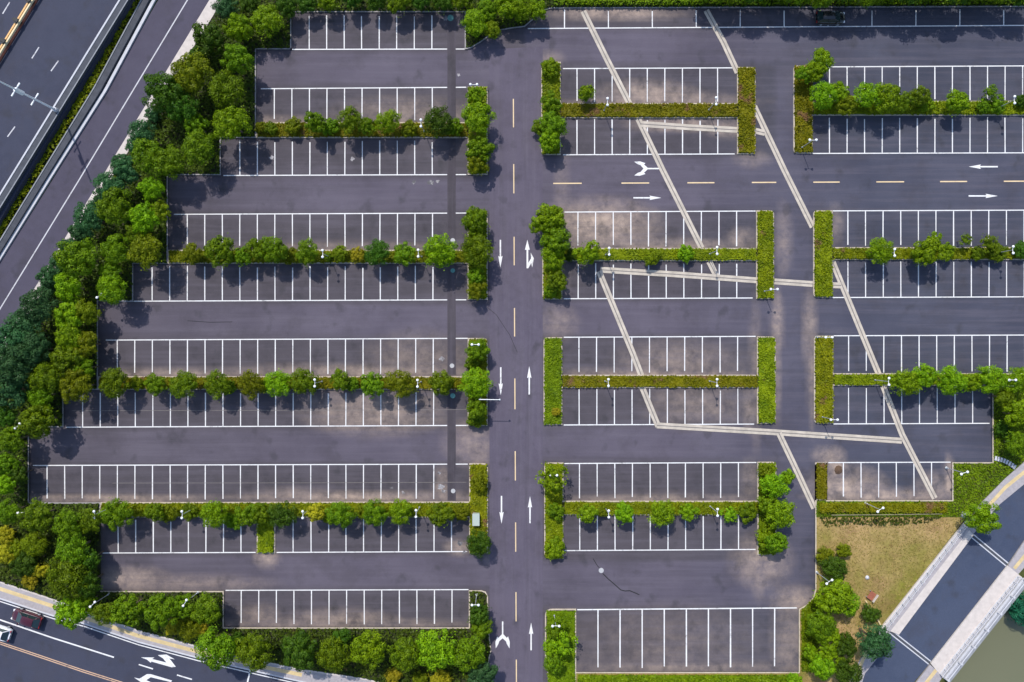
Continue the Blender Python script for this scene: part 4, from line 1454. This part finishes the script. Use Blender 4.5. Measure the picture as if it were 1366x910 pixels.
# ------------------------------------------------------------------ bridge
def perp(a, b, d):
    v = Vector(b) - Vector(a)
    n = Vector((-v.y, v.x)).normalized() * d
    return n


BA, BB = (1320.5, 734.5), (1213, 862)          # middle of the roadway at the two joints
BR = thing('road_bridge', 'road bridge with pale pavements and white railings beside the river', 'bridge', P(1267, 798))
bpy.context.view_layer.update()
mb = MB()
mb.prism(Pn([(1297, 715), (1343, 753.5), (1240.5, 884), (1187, 842)]), -.9, .05)
to_parent(mb.build('deck', M['bridge_asphalt']), BR)
mb = MB()
mb.prism(Pn([(1285, 697.5), (1297.5, 713), (1198, 846), (1187, 841.5), (1174, 837)]), -.8, .22)
to_parent(mb.build('sidewalk', M['path_pale']), BR)
mb = MB()
mb.prism(Pn([(1343, 754), (1362, 769.5), (1256, 903), (1240.5, 884.5)]), -.9, .22)
to_parent(mb.build('sidewalk', M['path_pale']), BR)
for pts in ([(1297, 715), (1343, 753)], [(1187, 842), (1240, 884)]):
    a, b = P(*pts[0]), P(*pts[1])
    mb = MB()
    d = .25
    mb.ribbon([a, b], .16, .058, 0, off=d)
    mb.ribbon([a, b], .30, .056, 1, off=0)
    mb.ribbon([a, b], .16, .058, 0, off=-d)
    to_parent(mb.build('expansion_joint', [M['concrete_pale'], M['concrete_dark']]), BR)


def railing(path, off, h=.95, z0=.22, step=1.9, heavy=False):
    pts = Pn(path, z0 + h)
    mb = MB()
    mb.wall(pts, .34 if heavy else .12, z0, z0 + .12, off=off)
    mb.wall(pts, .14 if heavy else .07, z0 + h - .08, z0 + h, off=off)
    mb.wall(pts, .05, z0 + h * .55, z0 + h * .55 + .05, off=off)
    to_parent(mb.build('railing', M['concrete_pale']), BR)
    a, b = offset_path(pts, off)[0], offset_path(pts, off)[-1]
    n = int((b - a).length / step)
    ang = math.atan2((b - a).y, (b - a).x)
    for k in range(n + 1):
        q = a + (b - a) * (k / n)
        m2 = MB()
        w = .24 if heavy else .10
        m2.box(q.x, q.y, z0 + h * .54, w, w, h * 1.08, ang)
        m2.box(q.x, q.y, z0 + h * 1.1, w * 1.25, w * 1.25, .06, ang)
        to_parent(m2.build('railing_post', M['concrete_pale']), BR)


mb = MB()
mb.ribbon(Pn([(1288, 701.5), (1181, 838.5)], .226), .9, .226, off=.35)
to_parent(mb.build('paving_strip', M['path']), BR)
railing([(1290, 703), (1183, 840)], 0, h=.8, step=1.4)
railing([(1362, 771), (1258, 902)], 0, h=.7, step=.9)
railing([(1370, 774.5), (1265, 908)], 0, heavy=True, step=2.6, h=.7, z0=.02)
mb = MB()
mb.prism(Pn([(1362.3, 769.8), (1373, 777), (1267, 911), (1256.3, 903.3)]), -1.2, .02)
to_parent(mb.build('fascia', M['concrete']), BR)

# the road that runs on past both ends of the bridge
sheet('bridge_road', [(1297.5, 712.5), (1332, 672), (1366, 645), (1440, 590), (1440, 640), (1366, 720), (1343.5, 752.5)], M['bridge_asphalt'], .05)
sheet('bridge_road', [(1186, 844), (1239, 886), (1190, 945), (1130, 945), (1153, 897), (1169, 878)], M['bridge_asphalt'], .05)
for pts, tact in (([(1440, 570), (1366, 616), (1340, 638), (1311, 668), (1296, 688), (1285, 697), (1297.5, 712), (1332, 673), (1366, 645), (1440, 590)], [(1440, 581), (1366, 629), (1340, 650), (1310, 683), (1297, 700)]),
                  ([(1344, 754), (1366, 721), (1440, 640), (1440, 668), (1366, 756), (1355, 768)], [(1352, 758), (1366, 741), (1440, 652)]),
                  ([(1174, 838), (1186, 843), (1169, 878), (1153, 898), (1140, 940), (1124, 930), (1146, 880)], [(1165, 852), (1150, 880), (1138, 912)]),
                  ([(1240, 886), (1257, 902), (1230, 940), (1195, 945)], [(1248, 893), (1215, 935)])):
    mb = MB()
    mb.prism(Pn(pts), -.3, .16)
    o = tag(mb.build('pavement', M['path']), kind='structure')
    mb = MB()
    mb.ribbon(Pn(tact), .5, .165)
    mb.build('tactile_strip', M['tactile'], o)

# ------------------------------------------------------------------ small things
for i, (x, y, rr, mt, lab) in enumerate((
        (601, 24, 4.2, 'teal_iron', 'round teal manhole cover under the top edge trees'),
        (604, 321, 3.2, 'iron', 'pale round manhole cover just above the big round strip tree'),
        (604, 361, 3.0, 'teal_iron', 'teal round manhole cover in the shade below the big round tree'),
        (603, 488, 3.0, 'iron', 'pale round manhole cover above the third highway-side strip'),
        (604, 528, 3.4, 'teal_iron', 'teal round manhole cover below the third highway-side strip'),
        (604.5, 655, 3.0, 'iron', 'pale round manhole cover in the stained bay near the driveway'),
        (802, 761, 3.4, 'iron', 'pale round manhole cover at the crack in the lower inner aisle'))):
    mb = MB()
    p = P(x, y)
    mb.lathe((p.x, p.y, .008), [(rr * S, 0), (rr * S, .012), (rr * S * .86, .014), (rr * S * .84, .008), (rr * S * .3, .008), (rr * S * .28, .013)], 20)
    tag(mb.build('manhole_cover', M[mt]), lab, 'manhole cover', 'manhole covers of the lot')

p = P(635, 693, 1)
CB = thing('utility_cabinet', 'pale green utility cabinet in the lowest driveway-side head bed', 'cabinet', (p.x, p.y, .1))
for nm, a in (('plinth', (0, 0, .06, 1.05, 1.75, .12)), ('body', (0, 0, .6, .9, 1.6, .96)), ('lid', (0, 0, 1.11, 1.0, 1.7, .06))):
    mb = MB()
    mb.box(*a)
    mb.build(nm, M['path'] if nm == 'plinth' else M['cabinet'], CB)
for sx in (-.4, .4):
    mb = MB()
    mb.box(.455, sx, .6, .02, .72, .82)
    d = mb.build('door', M['cabinet'], CB)
    m2 = MB()
    m2.box(.475, sx * .25, .62, .03, .04, .16)
    m2.build('handle', M['steel'], d)

# stepping stones from lot corner to the bridge road path
for k, (x, y) in enumerate(((1326.5, 611), (1330.2, 612), (1334, 613), (1337.8, 614.3), (1341.3, 616), (1345, 618), (1348.3, 620.3), (1351.3, 622.6))):
    mb = MB()
    pp = P(x, y)
    mb.box(pp.x, pp.y, .30, .27, .62, .10, R(-8 - 3.4 * k))
    tag(mb.build('stepping_stone', M['concrete_pale']), f'white stepping stone, {ORD[k]} from the lot corner on the path to the bridge road', 'stepping stone', 'white stepping stones')

# bench on the lawn edge
p = P(1160, 793)
BE = thing('garden_bench', 'red brown bench with pale end at the edge of the dry lawn', 'bench', (p.x, p.y, .11), R(-35))
mb = MB()
for k in range(4):
    mb.box(-.34 + k * .22, 0, .45, .19, 1.15, .05)
mb.build('seat', M['redwood'], BE)
for sy in (-.5, .5):
    mb = MB()
    mb.box(0, sy, .21, .8, .1, .42)
    mb.build('leg', M['concrete'], BE)
mb = MB()
mb.box(.52, 0, .66, .09, 1.25, .34)
mb.build('backrest', M['path_pale'], BE)
for i, (x, y, a, lab) in enumerate(((1155, 804, -62, 'pale timber rail lying beside the red brown bench'), (1171, 829, -62, 'pale timber rail lying at the bridge end beside the dark tree'))):
    mb = MB()
    pp = P(x, y)
    mb.box(pp.x, pp.y, .26, .95, .13, .30, R(a))
    mb.box(pp.x, pp.y, .42, 1.02, .17, .03, R(a))
    tag(mb.build('timber_rail', M['tactile']), lab, 'rail', 'pale rails on the lawn edge')


def rock(x, y, rr, mt, lab, name='rock', cat='rock', hz=.6, seed=1):
    r = random.Random(seed)
    mb = MB()
    prof = [(1.0, -.1), (1.04, .25), (.8, .6), (.45, .85), (.05, .95)]
    n = 9
    pp = P(x, y)
    for q, z in prof:
        for j in range(n):
            a = 2 * math.pi * j / n
            k = rr * S * q * r.uniform(.78, 1.2)
            mb.v.append((pp.x + k * math.cos(a), pp.y + k * math.sin(a), z * rr * S * hz + .0))
    for k in range(len(prof) - 1):
        for j in range(n):
            a, b = k * n + j, k * n + (j + 1) % n
            mb.f.append((a, b, b + n, a + n))
            mb.m.append(0)
    mb.f.append(tuple((len(prof) - 1) * n + j for j in range(n)))
    mb.m.append(0)
    return tag(mb.build(name, M[mt]), lab, cat)


rock(1156, 770, 2.6, 'concrete_pale', 'small pale boulder on the dry lawn above the bench', hz=1.2).location.z = .1
rock(1118, 626, 5.5, 'brown', 'heap of loose brown soil dumped on the first short bay', 'soil_heap', 'soil heap', .5, 4)
rock(1286, 690 - 3, 5, 'concrete', 'grey boulder beside the tree at the path end', hz=.9, seed=9)

# ------------------------------------------------------------------ light, sky, camera
w = bpy.data.worlds.new('World')
scene.world = w
w.use_nodes = True
nt = w.node_tree
bg = nt.nodes['Background']
sky = nt.nodes.new('ShaderNodeTexSky')
sky.sky_type = 'NISHITA'
sky.sun_disc = False
EL, SX, SY = R(51), .36, -.93         # the shadows fall down the plan and a little to the east
sky.sun_elevation = EL
sky.sun_rotation = math.atan2(-SX, -SY) % (2 * math.pi)
nt.links.new(sky.outputs[0], bg.inputs[0])
bg.inputs[1].default_value = .15
ld = bpy.data.lights.new('sun', 'SUN')
ld.energy = 3.0
ld.angle = R(.9)
ld.color = (1.0, .955, .88)
lo = bpy.data.objects.new('sun', ld)
COL.objects.link(lo)
hd = Vector((SX, SY)).normalized() * math.cos(EL)
lo.rotation_euler = Vector((hd.x, hd.y, -math.sin(EL))).to_track_quat('-Z', 'Y').to_euler()
lo.location = (0, 0, 60)

cd = bpy.data.cameras.new('camera')
cd.sensor_width = 36
cd.lens = 36 * H / (1366 * S)
cd.clip_end = 8000
co = bpy.data.objects.new('camera', cd)
co.location = (0, 0, H)
COL.objects.link(co)
scene.camera = co
vs = scene.view_settings
vs.view_transform = 'Standard'
vs.look = 'None'
vs.exposure = 0.42
vs.gamma = 1
vs.use_curve_mapping = False
scene.cycles.max_bounces = 6
scene.cycles.transparent_max_bounces = 4
